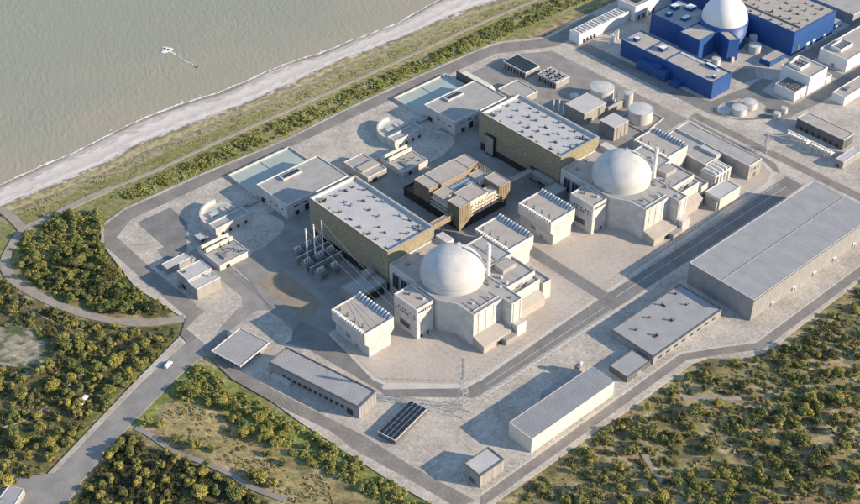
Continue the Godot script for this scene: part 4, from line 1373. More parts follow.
	t = shed("shelter", "small square flat shed between white store and depot", "shed", 68, 318, 97.7, 338, 6.0, M.wall_dark, M.roof_metal, 0.5, 0.6, M.coping_dark)
	pane(t, "door", 80, 0, 337.9, 86, 4, 338.3, M.wall_grey)
	t = shed("white_store", "long white walled store with ribbed grey roof", "store", -48.7, 315, 48.2, 340.2, 15.5, M.cream_wall, M.roof_metal, 0.3, 0.4, M.coping)
	seams(t, -48, 315.5, 47.8, 339.8, 15.3, 1.6, false, M.roof_metal)
	pane(t, "lean_to", 0, -0.2, 303.5, 43.5, 8.0, 314.8, M.wall_grey)
	pane(t, "lean_to", 43.8, -0.2, 300.5, 50, 9.5, 306.5, M.wall_warm_grey)
	st = S()
	lathe(st, Vector3(47, 0, 303.5), [[2.2, 9.5], [2.2, 12.5], [1.2, 13.4], [0.0, 13.5]], 14)
	obj("cowl", st, M.steel, t)
	t = shed("kiosk", "small grey cube shaped store at the corner of the perimeter road", "store", -104, 321.3, -78, 339.3, 13.5, M.wall_warm_grey, M.roof_light, 0.9, 0.8, M.wall_dark)
	pane(t, "door", -104.3, 0, 328, -103.8, 4.5, 333, M.wall_dark)
	for k in 3: pane(t, "downpipe", -100 + k * 9.0, 0, 339.2, -99.6 + k * 9.0, 11.5, 339.5, M.wall_grey)
	# turned buildings by the gate
	t = thing("training_centre", "long grey flat roofed building set askew along the perimeter road", "office building", Vector3(-145.9, 0, 127.9), 0.228)
	block(t, 0, 0, 23, 94.8, 13.2, M.wall_grey, M.roof_metal, 0.9, 0.9, M.coping_dark)
	for k in 12: pane(t, "window", -0.15, 3.0, 14 + k * 5.6, 0.15, 6.2, 17.6 + k * 5.6, M.glass)
	pane(t, "porch", -4, -0.2, 5, -0.1, 4.0, 24, M.kerb)
	pane(t, "door", -0.2, 0, 82, 0.2, 6, 88, M.dark)
	seams(t, 0.9, 0.9, 22.1, 93.9, 12.42, 2.6, true, M.roof_metal)
	for k in 5: pane(t, "wall_rib", 3 + k * 4.2, 0, 94.7, 3.25 + k * 4.2, 12.0, 95.0, M.wall_warm_grey)
	t = thing("gatehouse", "square grey gatehouse with overhanging roof at the site entrance", "gatehouse", Vector3(-169.7, 0, 77.1), 0.215)
	pane(t, "hall", 1.5, -0.4, 1.5, 35.5, 4.9, 32, M.wall_grey)
	st = S()
	ring(st, rect(0, 0, 37, 33.5), 0.7, 4.9, 6.0)
	obj("roof_edge", st, M.coping, t)
	pane(t, "roof", 0.9, 4.7, 0.9, 36.1, 5.4, 32.6, M.roof_metal)
	seams(t, 1, 1, 36, 32.5, 5.4, 1.9, true, M.roof_metal)
	for k in 6: pane(t, "window", 1.3, 1.2, 4 + k * 4.2, 1.55, 3.6, 6.6 + k * 4.2, M.glass)
	t = thing("lodge", "pale roofed lodge where the access road widens by the dark trees", "lodge", Vector3(G(9, 485, 6).x, 0, G(9, 485, 6).z))
	polyblock(t, GP([[9, 485], [24, 489], [8, 516], [-10, 509]], 6.0), 6.0, M.wall_warm_grey, M.roof_metal, 0.5, 0.5, M.coping, -1.0)
	pane(t, "roof_plant", t.position.x - 14, 5.4, t.position.z + 8, t.position.x - 11, 7.0, t.position.z + 11, M.machine)
	vehicle("delivery_van", "white van driving on the access road towards the gatehouse", Vector3(G(168.6, 366).x, 0.04, G(168.6, 366).z), 0.36, 8.5, 3.4, 3.0, 1.9)
	vehicle("parked_lorry", "white box lorry parked among trees left of the access road", Vector3(G(84, 401).x, -0.5, G(84, 401).z), 0.5, 11.0, 3.8, 3.2, 2.2)
	fence("steel fence along the kerb in front of the transformer side reactor", PV([-78, 200, -35.5, 243, -20, 248.5, 53, 246.5, 130, 245]))
	fence("steel fence along the cross street by the diesel houses", PV([130.3, 244, 130.3, 172]))
	fence("steel fence along the kerb in front of the warehouse side reactor", PV([146, 244.5, 330, 238.7, 388, 239]))
	fence("steel fence edging the open yard beside the asphalt road", PV([-90, 232, -36, 273, 70, 273, 195, 274]))
	fence("steel fence on the inner edge of the perimeter road", PV([-112, 300, -106, 342.5, 128, 342.5]))

func build_old_station() -> void:
	var t := thing("control_block", "long low blue building with grey roof along the pale corridor", "control building", Vector3(497, 0, 35))
	block(t, 481, -31.5, 514.5, 101, 21.0, M.blue, M.roof_tan, 1.2, 0.8, M.blue)
	for b in [[471.3, 1, 480.8, 43, 11.5], [474, 24, 480.9, 33, 15.0], [470.5, 50.5, 480.8, 61.5, 5.0]]: pane(t, "side_wing", b[0], -0.3, b[1], b[2], b[4], b[3], M.blue)
	for b in [[490, -22, 6, 6, 4.0], [494, 11, 9, 8, 4.0], [506, 70, 4.5, 14, 3.0], [490, 92, 4, 4, 3.0]]:
		var st0 := S()
		bx(st0, b[0], 19.8, b[1], b[0] + b[2], 19.8 + b[4], b[1] + b[3])
		var o := obj("roof_plant", st0, M.blue, t)
		pane(o, "lid", b[0] + 0.5, 19.8 + b[4], b[1] + 0.5, b[0] + b[2] - 0.5, 20.1 + b[4], b[1] + b[3] - 0.5, M.white)
	pane(t, "roof_joint", 482, 19.9, 2, 513.6, 20.6, 3.5, M.blue)
	pane(t, "roof_joint", 482, 19.9, 32, 513.6, 20.6, 33.2, M.blue)
	pane(t, "roof_joint", 507, 19.9, 34, 508.4, 20.8, 88, M.white)
	t = thing("old_reactor", "tall white dome on blue drum and blue blocks of the older station", "reactor building", Vector3(G(724.5, 18.1, 30).x, 0, G(724.5, 18.1, 30).z))
	var c := t.position
	var st := S(true)
	lathe(st, c, [[28.0, -0.3], [28.0, 30.2], [26.0, 30.3]], 72)
	obj("drum", st, M.blue, t)
	st = S(true)
	var prof := [[26.7, 28.0], [26.7, 30.0]]
	for k in 14:
		var a := PI / 2 * (k + 1) / 14.0
		prof.append([26.7 * cos(a) if k < 13 else 0.0, 30.0 + 27.5 * sin(a)])
	lathe(st, c, prof, 72)
	var d := obj("dome", st, M.pure_white, t)
	st = S()
	for k in 72:
		var a := TAU * k / 72
		var b := TAU * (k + 1) / 72
		tube(st, c + Vector3(cos(a) * 26.75, 31, sin(a) * 26.75), c + Vector3(cos(b) * 26.75, 31, sin(b) * 26.75), 0.15, -1, 4)
	obj("band", st, M.coping, d)
	block(t, 548, -44, 600, 7.6, 26.0, M.blue, M.roof_grey, 1.0, 0.8, M.blue)
	block(t, 537, 8, 569, 37.5, 26.5, M.blue, M.roof_tan, 1.0, 0.8, M.blue)
	polyblock(t, PV([569, 40, 580, 46, 571.5, 67.5, 560.7, 60.5]), 27.5, M.blue, M.roof_tan, 0.8, 0.7, M.blue)
	pane(t, "door", 563.5, -0.2, 64.3, 567, 6, 67, M.roof_light)
	for b in [[556, -30, 7, 6, 4.0], [562, -12, 12, 7, 3.0], [574, -38, 10, 8, 4.5], [586, -26, 12, 10, 3.5]]:
		st = S()
		bx(st, b[0], 25, b[1], b[0] + b[2], 25 + b[4], b[1] + b[3])
		var o := obj("roof_plant", st, M.blue, t)
		pane(o, "lid", b[0] + 0.5, 25 + b[4], b[1] + 0.5, b[0] + b[2] - 0.5, 25.3 + b[4], b[1] + b[3] - 0.5, M.white)
	t = thing("old_turbine_hall", "huge blue turbine hall with grey roof of the older station", "turbine hall", Vector3(667, 0, 20))
	block(t, 626, -90, 709, 104, 31.0, M.blue, M.roof_tan, 1.0, 0.9, M.blue)
	pane(t, "roof_step", 640, 30.0, -88, 641.5, 31.4, 100, M.wall_dark)
	var vp := []
	for i in 4:
		for j in 7: vp.append([648 + i * 16.0 + R.randf_range(-3, 3), 92 - j * 13.0 + R.randf_range(-3, 3)])
	for j in 6: vp.append([632, 96 - j * 15.0])
	vents(t, vp, 30.1, 1.2)
	for p in [[636, 3, 12], [655, 4, 7], [668, 4, 6], [690, 3, 5]]: pane(t, "door", p[0], -0.2, 103.9, p[0] + p[1] + 2, p[2], 104.4, M.wall_dark if p[2] > 10 else M.white)
	tank("white drum tank standing against the blue turbine hall", 603.5, 68.3, 7.3, 9.0, M.tank_grey)
	tank("half hidden grey tank between the blue drum and blue turbine hall", 618, 55, 4.7, 10.0, M.tank_grey)
	tank("small white tank beside the long low blue building", 546, 57, 5.0, 8.0, M.tank_grey)
	tank("squat grey tank in the blue courtyard nearer the coast", 527, -3, 7.0, 8.0, M.tank_grey)
	t = shed("blue_store", "small blue flat roofed store beside the white drum tank", "store", 587, 88, 617, 102.5, 6.5, M.blue, M.roof_tan, 0.6, 0.6, M.blue)
	pane(t, "door", 605, 0, 102.4, 608, 4, 102.8, M.dark)
	t = shed("blue_hut", "tiny blue hut behind the corner of the blue turbine hall", "hut", 719, 87, 734, 100, 7.0, M.blue, M.roof_tan, 0.5, 0.5, M.blue)
	pane(t, "door", 723, 0, 99.9, 726, 3, 100.2, M.white)
	t = thing("chiller_plant", "white chiller building with a lower wing of round roof fans", "chiller building", Vector3(575, 0, 150))
	block(t, 568, 129, 601.5, 167, 22.0, M.pure_white, M.roof_tan, 1.2, 0.8, M.white)
	block(t, 545, 139, 567.6, 165.5, 11.5, M.pure_white, M.roof_grey, 1.4, 0.7, M.white)
	block(t, 601.8, 153, 612, 168, 9.0, M.pure_white, M.roof_tan, 0.7, 0.6, M.white)
	for i in 4:
		for j in 5:
			st = S()
			lathe(st, Vector3(549.2 + i * 5.0, 0, 142.5 + j * 5.0), [[1.7, 10.2], [1.9, 12.2], [1.6, 12.3], [1.5, 11.4], [0.0, 11.3]], 12)
			obj("fan", st, M.machine, t)
	st = S()
	ring(st, rect(574, 134, 592, 150), 0.8, 20.8, 24.5)
	obj("screen", st, M.white, t)
	for k in 4:
		st = S()
		lathe(st, Vector3(578 + (k % 2) * 9.0, 0, 138 + (k / 2) * 8.0), [[2.6, 20.9], [2.8, 23.5], [2.3, 23.6], [0.0, 22.8]], 14)
		obj("fan", st, M.machine, t)
	pane(t, "door", 556, 0, 165.4, 558.5, 4.5, 165.8, M.wall_grey)
	t = shed("white_hall", "long white hall with a screened roof fan bank", "hall", 642, 130, 790, 167, 15.5, M.pure_white, M.roof_tan, 0.9, 0.8, M.white)
	st = S()
	ring(st, rect(652, 137, 676, 151), 0.7, 14.6, 18.5)
	obj("screen", st, M.white, t)
	for k in 5: pane(t, "fan", 654 + k * 4.2, 14.6, 139, 657 + k * 4.2, 17.0, 149, M.machine)
	pane(t, "door", 641.7, 0, 148, 642.2, 4, 152, M.wall_warm_grey)
	t = shed("white_annex", "long low white building across the road from the white hall", "annex", 578, 191.5, 690, 207.5, 10.5, M.pure_white, M.roof_tan, 0.7, 0.7, M.white)
	pane(t, "roof_plant", 592, 9.8, 196, 600, 12, 201, M.machine)
	t = shed("grey_switch_house", "dark grey switch house with pale roof behind the white gantries", "switch house", 502, 198.5, 520.5, 257, 12.5, M.wall_dark, M.roof_tan, 0.8, 0.7, M.coping)
	for k in 7: pane(t, "door", 501.7, 0.2, 204 + k * 7.4, 502.1, 4.2, 207 + k * 7.4, M.dark)
	pane(t, "door", 508, 0, 256.9, 514, 7, 257.3, M.wall_dark)
	t = shed("relay_house", "pale low relay house at the haul road beyond the gantries", "relay house", 472, 268, 505, 277.5, 8.5, M.wall_grey, M.roof_light, 0.5, 0.5, M.coping)
	pane(t, "door", 471.7, 0, 271, 472.1, 3, 273, M.dark)
	for g in 2:
		t = thing("switch_gantry", ["white switchgear gantry nearer the small round tanks", "white switchgear gantry nearer the pale relay house"][g], "gantry", Vector3(481, 0, 215 + g * 29.0), 0, "switchgear gantries")
		var z0 := 204.0 + g * 29.5
		pane(t, "beam", 478.5, 8.2, z0 - 0.5, 480, 9.6, z0 + 24.5, M.white)
		for k in 7:
			st = S()
			profz(st, PV([478.6, 0, 488, 0, 488, 3.5, 480, 8.2, 478.6, 8.2]), z0 + k * 3.9, z0 + k * 3.9 + 0.7)
			obj("fin", st, M.pure_white, t)
			slender_part(t, Vector3(474.5, 0, z0 + k * 3.9 + 0.4), 5.5)
	t = thing("treatment_hall", "pale long roofed hall with slatted roof lights beside the coast wood", "hall", Vector3(508, 0, -89))
	block(t, 464, -96.5, 552, -81, 13.0, M.pure_white, M.roof_grey, 0.6, 0.6, M.white)
	for k in 16:
		if k == 8: continue
		pane(t, "roof_light", 466.5 + k * 5.2, 12.5, -95, 469.5 + k * 5.2, 13.3, -83, M.roof_light if k % 2 else M.coping)
	for k in 4: pane(t, "door", 471 + k * 6.0, -0.2, -81.2, 474 + k * 6.0, 5, -80.7, M.dark)
	t = shed("tall_hall", "taller white hall with dark roof pit at the coast wood", "hall", 556, -102, 640, -74.5, 20.0, M.pure_white, M.roof_grey, 1.5, 1.0, M.white)
	for k in 4: pane(t, "door", 562 + k * 9.0, -0.2, -74.6, 566 + k * 9.0, 6, -74.1, M.wall_dark)
	pane(t, "roof_pit", 566, 18.6, -96, 590, 19.0, -82, M.dark)
	for p in [[491.1, -56.9], [496.5, -57.5], [502, -58.2], [507.5, -58.8]]: slender("vent_pipe", "thick white vent pipe standing before the long blue building", "vent pipe", Vector3(p[0], 0, p[1]), 12.0, 1.3, "white vent pipes")
	tank("white tank with flat top in the kerbed island, nearer the blue building", 480.5, 140, 8.0, 7.5, M.tank_grey)
	tank("white tank with flat top in the kerbed island, nearer the chiller building", 499, 140.5, 7.5, 7.5, M.tank_grey)
	tank("low wide tank ring beside the pair of white tanks", 472, 127, 7.5, 2.0, M.tank_grey)
	tank("small white tank at the road bend, nearer the gantries", 503.7, 173, 3.8, 6.0, M.tank_grey)
	tank("small white tank at the road bend, nearer the low white building", 518, 172, 3.7, 6.0, M.tank_grey)
	t = shed("grey_hall", "pale grey hall beyond the blue turbine hall", "hall", 744, 50, 860, 108, 14.0, M.wall_grey, M.roof_grey, 0.8, 0.7, M.coping)
	pane(t, "door", 743.7, 0, 80, 744.2, 5, 86, M.wall_dark)
	t = shed("grey_hall", "pale grey hall behind the far end of the blue turbine hall", "hall", 744, -20, 820, 40, 16.0, M.wall_grey, M.roof_tan, 0.8, 0.7, M.coping)
	pane(t, "door", 743.7, 0, 10, 744.2, 5, 16, M.wall_dark)
	t = shed("office_block", "white office block beside the long low white building", "office building", 640, 215, 720, 240, 14.0, M.pure_white, M.roof_tan, 0.9, 0.8, M.white)
	for k in 8: window_z(t, 645 + k * 9.0, 240, 6.0, 4.0, 2.2, M.white)
	var pb := Vector3(G(765, 151).x, 0, G(765, 151).z)
	pylon("small steel lattice gantry tower beside the haul road", pb, 24.0, 8.0)
	for k in 2: wire("thin power line between the gantry tower and the switchgear", pb + Vector3(0, 20 + k * 2.0, 0), Vector3(479, 9.6, 212 + k * 28.0), 2.0, "power lines at the switchgear")
	# outfall heads in the sea
	t = thing("sea_platform", "pair of dark outfall posts ringed by white foam in the sea", "platform", Vector3(G(166, 50, -2).x, -2, G(166, 50, -2).z))
	var q := t.position
	for s in [[-2.6, 0.6], [1.6, 2.4], [0.4, -3.0]]:
		st = S()
		lathe(st, q + Vector3(s[0], 0, s[1]), [[1.0, -3.0], [1.0, 0.9], [1.3, 1.0], [1.3, 1.4], [0.0, 1.5]], 12)
		obj("post", st, M.dark if s[0] > -2 else M.machine, t)
	pane(t, "deck", q.x - 4.6, q.y + 0.4, q.z - 1.2, q.x + 3.2, q.y + 0.8, q.z + 1.4, M.white)
	t = thing("marker_post", "small dark marker post at the end of the foam trail", "marker post", Vector3(G(197.5, 67.5, -2).x, -2, G(197.5, 67.5, -2).z))
	q = t.position
	st = S()
	lathe(st, q, [[0.9, -3.0], [0.8, 1.6], [0.0, 1.8]], 10)
	obj("post", st, M.dark, t)
	pane(t, "float", q.x - 1.5, q.y - 0.3, q.z - 1.5, q.x + 1.5, q.y + 0.7, q.z + 1.5, M.machine)
	O = Vector3.ZERO
	st = S()
	var c0 := G(166.5, 50, -2)
	var pf := PackedVector2Array()
	for k in 28:
		var a := TAU * k / 28
		var rr := 6.6 + 1.2 * sin(a * 3.0) + R.randf_range(-0.8, 0.8)
		pf.append(Vector2(c0.x + cos(a) * rr, c0.z + sin(a) * rr))
	prism(st, pf, -2.3, -1.72)
	for off in [[0.0, 0.0], [2.2, 0.6]]:
		var a0 := G(169 + off[0], 51 + off[1] * 3.0, -2)
		var a1 := G(196, 67, -2)
		for k in 40:
			if R.randf() < 0.25: continue
			var u := k / 40.0
			var p := a0.lerp(a1, u)
			p.x += sin(u * 9.0) * 0.8
			var w := 0.9 * (1.0 - 0.4 * u) * R.randf_range(0.5, 1.2)
			bx(st, p.x - w, -2.2, p.z - 0.9, p.x + w, -1.74, p.z + 0.9)
	var fo := obj("foam_trail", st, M.foam, self)
	fo.set_meta("kind", "stuff")
	fo.set_meta("label", "white foam patch and thin trails on the open sea")
	fo.set_meta("category", "foam")
func slender_part(t: Node3D, at: Vector3, h: float) -> void:
	var st := S()
	lathe(st, at, [[0.35, 0.0], [0.2, h * 0.5], [0.4, h * 0.55], [0.2, h], [0.0, h + 0.1]], 7)
	obj("insulator_post", st, M.steel, t)

# ---------- vegetation
func leaf_mesh(sd: int, r: float, h: float, lobes: int, per: int, leaf: float, pal: Array, base := 0.35) -> Mesh:
	var rg := RandomNumberGenerator.new()
	rg.seed = sd
	var vs := PackedVector3Array()
	var cs := PackedColorArray()
	var ns := PackedVector3Array()
	for l in lobes:
		var a := rg.randf() * TAU
		var rad := r * 0.68 * sqrt(rg.randf())
		var cy := h * lerpf(base, 0.86, rg.randf()) * (1.0 - 0.3 * rad / r)
		var c := Vector3(cos(a) * rad, cy, sin(a) * rad)
		var lr := r * rg.randf_range(0.28, 0.46)
		var tone: Color = pal[rg.randi() % pal.size()] * rg.randf_range(0.85, 1.15)
		for k in per:
			var d := Vector3(rg.randfn(), rg.randfn() * 0.9 + 0.25, rg.randfn()).normalized()
			var p := c + d * lr * rg.randf_range(0.7, 1.08) * Vector3(1, 0.85, 1)
			var n := (d + Vector3(rg.randfn(), rg.randfn(), rg.randfn()) * 0.55 + Vector3(0, 0.25, 0)).normalized()
			var s := n.cross(Vector3(rg.randfn(), rg.randfn(), rg.randfn())).normalized() * leaf * rg.randf_range(0.6, 1.3)
			var t := s.cross(n) * rg.randf_range(0.6, 1.0)
			var col := tone * rg.randf_range(0.75, 1.28)
			for v in [p - s, p + s, p + t, p - s, p - t, p + s]:
				vs.append(v)
				ns.append(n)
				cs.append(col)
	var arr := []
	arr.resize(Mesh.ARRAY_MAX)
	arr[Mesh.ARRAY_VERTEX] = vs
	arr[Mesh.ARRAY_NORMAL] = ns
	arr[Mesh.ARRAY_COLOR] = cs
	var m := ArrayMesh.new()
	m.add_surface_from_arrays(Mesh.PRIMITIVE_TRIANGLES, arr)
	return m
const WEST_TREES := [35,150,65,180,35,235,75,230,120,275,175,250,160,310,145,325,215,290,195,205,230,235,200,180,235,160,270,160,290,130,325,165,340,80,310,75,250,60,200,40,190,15,180,60,290,10,270,40,330,30,390,50,430,30,470,20,400,75,380,110,350,140,265,235,30,355,90,400,240,430,270,385,290,370,320,360,315,330,385,355,430,410,520,370,495,345,555,375,580,330,525,310,610,390,600,410,645,425,745,410,770,430,815,440,840,375,820,320,720,290,745,285,725,265,625,335,440,220,435,260,475,265,540,165,605,190,620,200,675,215,655,200,490,430,500,490,440,495,480,500,385,270,35,290,15,440,150,270,20,390,60,320,105,330,370,180,320,200,360,60,450,60,415,90,300,100,240,110,210,130,150,160,130,40,495,10,510,40,480,70,520,5,700,220,770,245,790,300,640,185,575,175,555,150,690,250,770,310,800,350,350,390,410,440,330,430,370,470,300,480,560,440,590,470,640,470,700,470,730,440,340,340]
const EAST_TREES := [410,88,490,80,352,128,440,140,515,155,300,192,232,215,375,228,540,225,150,275,60,380,170,350,285,290,370,300,530,320,590,300,635,230,700,130,635,40,675,40,735,60,745,140,800,110,820,15,830,110,760,190,810,240,740,260,835,265,780,350,745,360,700,230,640,345,640,185,460,410,370,450,320,440,510,450,600,440,605,490,545,490,480,445,380,495,455,490,250,440,150,455,200,450,100,430,30,460,40,495,170,495,270,485,715,420,670,395,660,460,840,470,610,380,420,345,600,55,640,90,550,255,820,330,700,330,780,400,730,380,840,420,690,300,590,370,560,400,640,420,620,270,570,230,530,260,650,300,715,190,790,190,850,200,810,290,480,170,400,160,440,200,330,240,300,320,240,300,200,290,110,400,80,410,10,400,420,470,350,470,300,500,230,500,570,470,690,470,750,470,800,450,720,20,770,10,850,40,700,60,780,60,760,110,820,160,800,210]
var spots: Array = []
func scatter(key: String, n: int, gap: float, rg: RandomNumberGenerator, thr := -9.0) -> Array:
	var p: PackedVector2Array = POLY[key]
	var lo := p[0]
	var hi := p[0]
	for v in p:
		lo = lo.min(v)
		hi = hi.max(v)
	var out := []
	var tries := 0
	while out.size() < n and tries < n * 30:
		tries += 1
		var q := Vector2(rg.randf_range(lo.x, hi.x), rg.randf_range(lo.y, hi.y))
		if not Geometry2D.is_point_in_polygon(q, p): continue
		if thr > -5.0 and nz.get_noise_2d(q.x * 3.4 + 40.0 * n, q.y * 3.4) + rg.randf_range(-0.12, 0.12) < thr: continue
		if blocked(q): continue
		if gap > 0.0:
			var bad := false
			for s in spots:
				if s.distance_squared_to(q) < gap * gap:
					bad = true
					break
			if bad: continue
			spots.append(q)
		out.append(q)
	return out
var no_go: Array = []
func blocked(q: Vector2) -> bool:
	for p in no_go:
		if Geometry2D.is_point_in_polygon(q, p): return true
	return false
func ribbon_poly(px: Array, w: float) -> PackedVector2Array:
	var c := curve(GP(px), 8.0)
	var l := PackedVector2Array()
	var r := PackedVector2Array()
	for i in c.size():
		var d := (c[mini(i + 1, c.size() - 1)] - c[maxi(i - 1, 0)]).normalized()
		l.append(c[i] + Vector2(-d.y, d.x) * w)
		r.append(c[i] - Vector2(-d.y, d.x) * w)
	r.reverse()
	l.append_array(r)
	return l
func multi(called: String, label: String, mesh: Mesh, pts: Array, lo: float, hi: float, rg: RandomNumberGenerator) -> void:
	if pts.is_empty(): return
	var mm := MultiMesh.new()
	mm.transform_format = MultiMesh.TRANSFORM_3D
	mm.mesh = mesh
	mm.instance_count = pts.size()
	for i in pts.size():
		var s := rg.randf_range(lo, hi)
		var b := Basis(Vector3.UP, rg.randf() * TAU).scaled(Vector3(s, s * rg.randf_range(0.8, 1.15), s))
		mm.set_instance_transform(i, Transform3D(b, Vector3(pts[i].x, heath_height(pts[i].x, pts[i].y) - 0.15, pts[i].y)))
	var o := MultiMeshInstance3D.new()
	o.name = numbered(called)
	o.multimesh = mm
	o.material_override = M.leaf
	add_child(o)
	o.set_meta("kind", "stuff")
	o.set_meta("label", label)
	o.set_meta("category", "scrub")

func build_vegetation() -> void:
	var rg := RandomNumberGenerator.new()
	rg.seed = 4711
	no_go = [
		GP([[205, 326], [180, 333], [131, 383], [95, 421], [44, 470], [-30, 505], [50, 540], [84, 485], [117, 445], [136, 424], [158, 402], [180, 379], [200, 363], [300, 424], [440, 512], [470, 523], [505, 500], [600, 431], [692, 366], [742, 360], [770, 354], [860, 284], [950, 200], [700, -50], [500, 38], [124, 206], [100, 224], [100, 245], [135, 290]]),
		ribbon_poly([[184, 318], [145, 322.5], [101, 318], [50.6, 301.5], [15, 281], [5, 263], [12, 245], [25, 229], [44, 219.5], [77.5, 203], [111, 188]], 7.0),
		ribbon_poly([[111, 188], [158, 169], [202, 148.5], [245, 129], [287, 110.5], [352.4, 81], [420, 50.6], [487, 20], [534.5, 0], [600, -30]], 4.0),
		ribbon_poly([[130, 427], [148, 433.5], [174, 451], [200, 461], [229, 473], [249.5, 486], [285, 500]], 4.0),
		ribbon_poly([[683, 398.5], [705, 397], [742, 398]], 3.5), ribbon_poly([[639, 447], [653, 469], [663, 482]], 3.5),
		GP([[-40, 325], [22, 326], [52, 345], [55, 360], [36, 372], [-40, 358]])]
	POLY["east"] = GP([[480, 530], [505, 503], [600, 433], [692, 368], [742, 363], [772, 356], [870, 281], [960, 340], [960, 560], [700, 620], [480, 620]])
	POLY["belt"] = GP([[180, 372], [200, 366], [300, 426], [450, 516], [440, 524], [400, 512], [330, 474], [280, 447], [240, 427], [205, 404], [176, 398]])
	POLY["dune"] = GP([[112, 196], [160, 176], [245, 136], [345, 92], [430, 54], [500, 22], [560, -4], [640, -40], [600, 8], [570, 20], [545, 34], [500, 39], [480, 46], [420, 72], [350, 104], [285, 137], [200, 172], [124, 206]])
	POLY["foredune"] = GP([[-30, 226], [50, 195], [110, 170], [200, 130], [300, 90], [400, 48], [480, 16], [540, -10], [555, -10], [420, 48], [285, 107], [160, 164], [110, 184], [30, 222]])
	POLY["wood"] = GP([[548, 26], [575, 8], [600, -12], [660, -40], [640, -16], [612, 0], [585, 12]])
	var pal_olive := [Color(0.31, 0.28, 0.06), Color(0.23, 0.235, 0.055), Color(0.37, 0.31, 0.075), Color(0.18, 0.19, 0.055)]
	var pal_green := [Color(0.155, 0.18, 0.05), Color(0.215, 0.22, 0.06), Color(0.12, 0.14, 0.045)]
	var pal_dark := [Color(0.085, 0.098, 0.034), Color(0.11, 0.118, 0.04), Color(0.135, 0.13, 0.045)]
	var crowns := {}
	var sdn := 1
	for kind in [["olive", pal_olive], ["green", pal_green], ["dark", pal_dark]]:
		crowns[kind[0]] = []
		for k in 6:
			crowns[kind[0]].append(leaf_mesh(sdn * 17, [4.6, 5.6, 4.0, 6.2, 5.0, 4.4][k], [7.6, 7.2, 9.4, 8.2, 9.0, 6.2][k], [13, 16, 11, 20, 14, 9][k], 95, 0.46, kind[1]))
			sdn += 1
	O = Vector3.ZERO
	var st := S()
	tube(st, Vector3(0, -0.6, 0), Vector3(0.15, 2.6, 0.1), 0.42, 0.3, 7)
	for k in 4: tube(st, Vector3(0.12, 1.8 + k * 0.3, 0.08), Vector3(cos(k * 1.7) * 2.4, 4.6 + k * 0.4, sin(k * 1.7) * 2.4), 0.22, 0.08, 5)
	st.generate_normals()
	var trunk := st.commit()
	# where single trees stand
	var list := []
	for i in range(0, WEST_TREES.size(), 2):
		var g := G(WEST_TREES[i] / 2.966, 334 + WEST_TREES[i + 1] / 2.966, 3.0)
		list.append([Vector2(g.x, g.z), "w"])
	for i in range(0, EAST_TREES.size(), 2):
		var g := G(570 + EAST_TREES[i] / 2.966, 334 + EAST_TREES[i + 1] / 2.966, 3.0)
		list.append([Vector2(g.x, g.z), "e"])
	var keep := []
	for l in list:
		if not blocked(l[0]):
			keep.append(l)
			spots.append(l[0])
	list = keep
	for q in scatter("mound", 62, 7.0, rg): list.append([q, "m"])
	for q in scatter("wood", 10, 7.0, rg): list.append([q, "c"])
	for q in scatter("west", 40, 8.5, rg): list.append([q, "w"])
	for q in scatter("east", 300 - list.size(), 10.0, rg): list.append([q, "e"])
	print("trees ", list.size())
	for l in list:
		var kind := "olive"
		var where: String = l[1]
		var k := rg.randf()
		if where == "m": kind = "green" if k < 0.6 else "dark"
		elif where == "c": kind = "dark"
		elif where == "e": kind = "green" if k < 0.45 else ("olive" if k < 0.85 else "dark")
		else: kind = "olive" if k < 0.62 else "green"
		var words := {"w": "on the heath beside the access road", "e": "on the heath beside the large warehouse and white store", "m": "in the wooded mound inside the bend of the path", "c": "in the wood between beach and pale long hall"}
		var tone := {"olive": "yellow olive", "green": "mid green", "dark": "dark green"}
		var q: Vector2 = l[0]
		var t := thing("tree", "%s bushy tree %s" % [tone[kind], words[where]], "tree", Vector3(q.x, heath_height(q.x, q.y), q.y), 0, "%s trees %s" % [tone[kind], words[where]])
		var sc := rg.randf_range(0.72, 1.3)
		if where == "m": sc *= 1.15
		var v := rg.randi() % 6
		inst("crown", crowns[kind][v], M.leaf, t, Vector3.ZERO, rg.randf() * TAU, sc)
		inst("trunk", trunk, M.bark, t, Vector3.ZERO, rg.randf() * TAU, sc)
	# the rest of the trees, past the three hundred that show largest
	var rest: Array = scatter("east", 230, 6.5, rg) + scatter("west", 120, 6.0, rg) + scatter("south", 60, 7.0, rg) + scatter("belt", 30, 6.5, rg)
	multi("tree_cover", "smaller trees filling the heath between the single trees", leaf_mesh(909, 4.4, 6.6, 14, 90, 0.46, pal_green + pal_olive + [Color(0.3, 0.22, 0.09), Color(0.36, 0.34, 0.1)]), rest, 0.6, 1.15, rg)
	# scrub nobody could count
	var shrub_w := leaf_mesh(501, 2.4, 2.6, 6, 34, 0.42, pal_green + pal_olive, 0.2)
	var shrub_d := leaf_mesh(502, 2.6, 2.6, 6, 34, 0.42, pal_dark, 0.2)
	var shrub_s := leaf_mesh(512, 2.9, 3.4, 7, 36, 0.42, [Color(0.045, 0.055, 0.024), Color(0.06, 0.068, 0.026), Color(0.075, 0.075, 0.03)], 0.2)
	var shrub_b := leaf_mesh(503, 2.3, 1.8, 6, 30, 0.4, [Color(0.25, 0.185, 0.09), Color(0.2, 0.155, 0.075), Color(0.17, 0.155, 0.06)], 0.2)
	var shrub_l := leaf_mesh(504, 2.6, 2.4, 6, 34, 0.45, [Color(0.36, 0.375, 0.115), Color(0.3, 0.33, 0.1), Color(0.42, 0.41, 0.15)], 0.2)
	var tuft := leaf_mesh(505, 1.5, 0.9, 5, 16, 0.34, [Color(0.4, 0.34, 0.17), Color(0.34, 0.31, 0.14), Color(0.28, 0.27, 0.1)], 0.1)
	multi("scrub", "low green scrub between the trees left of the access road", shrub_w, scatter("west", 520, 0.0, rg, 0.04), 0.5, 1.3, rg)
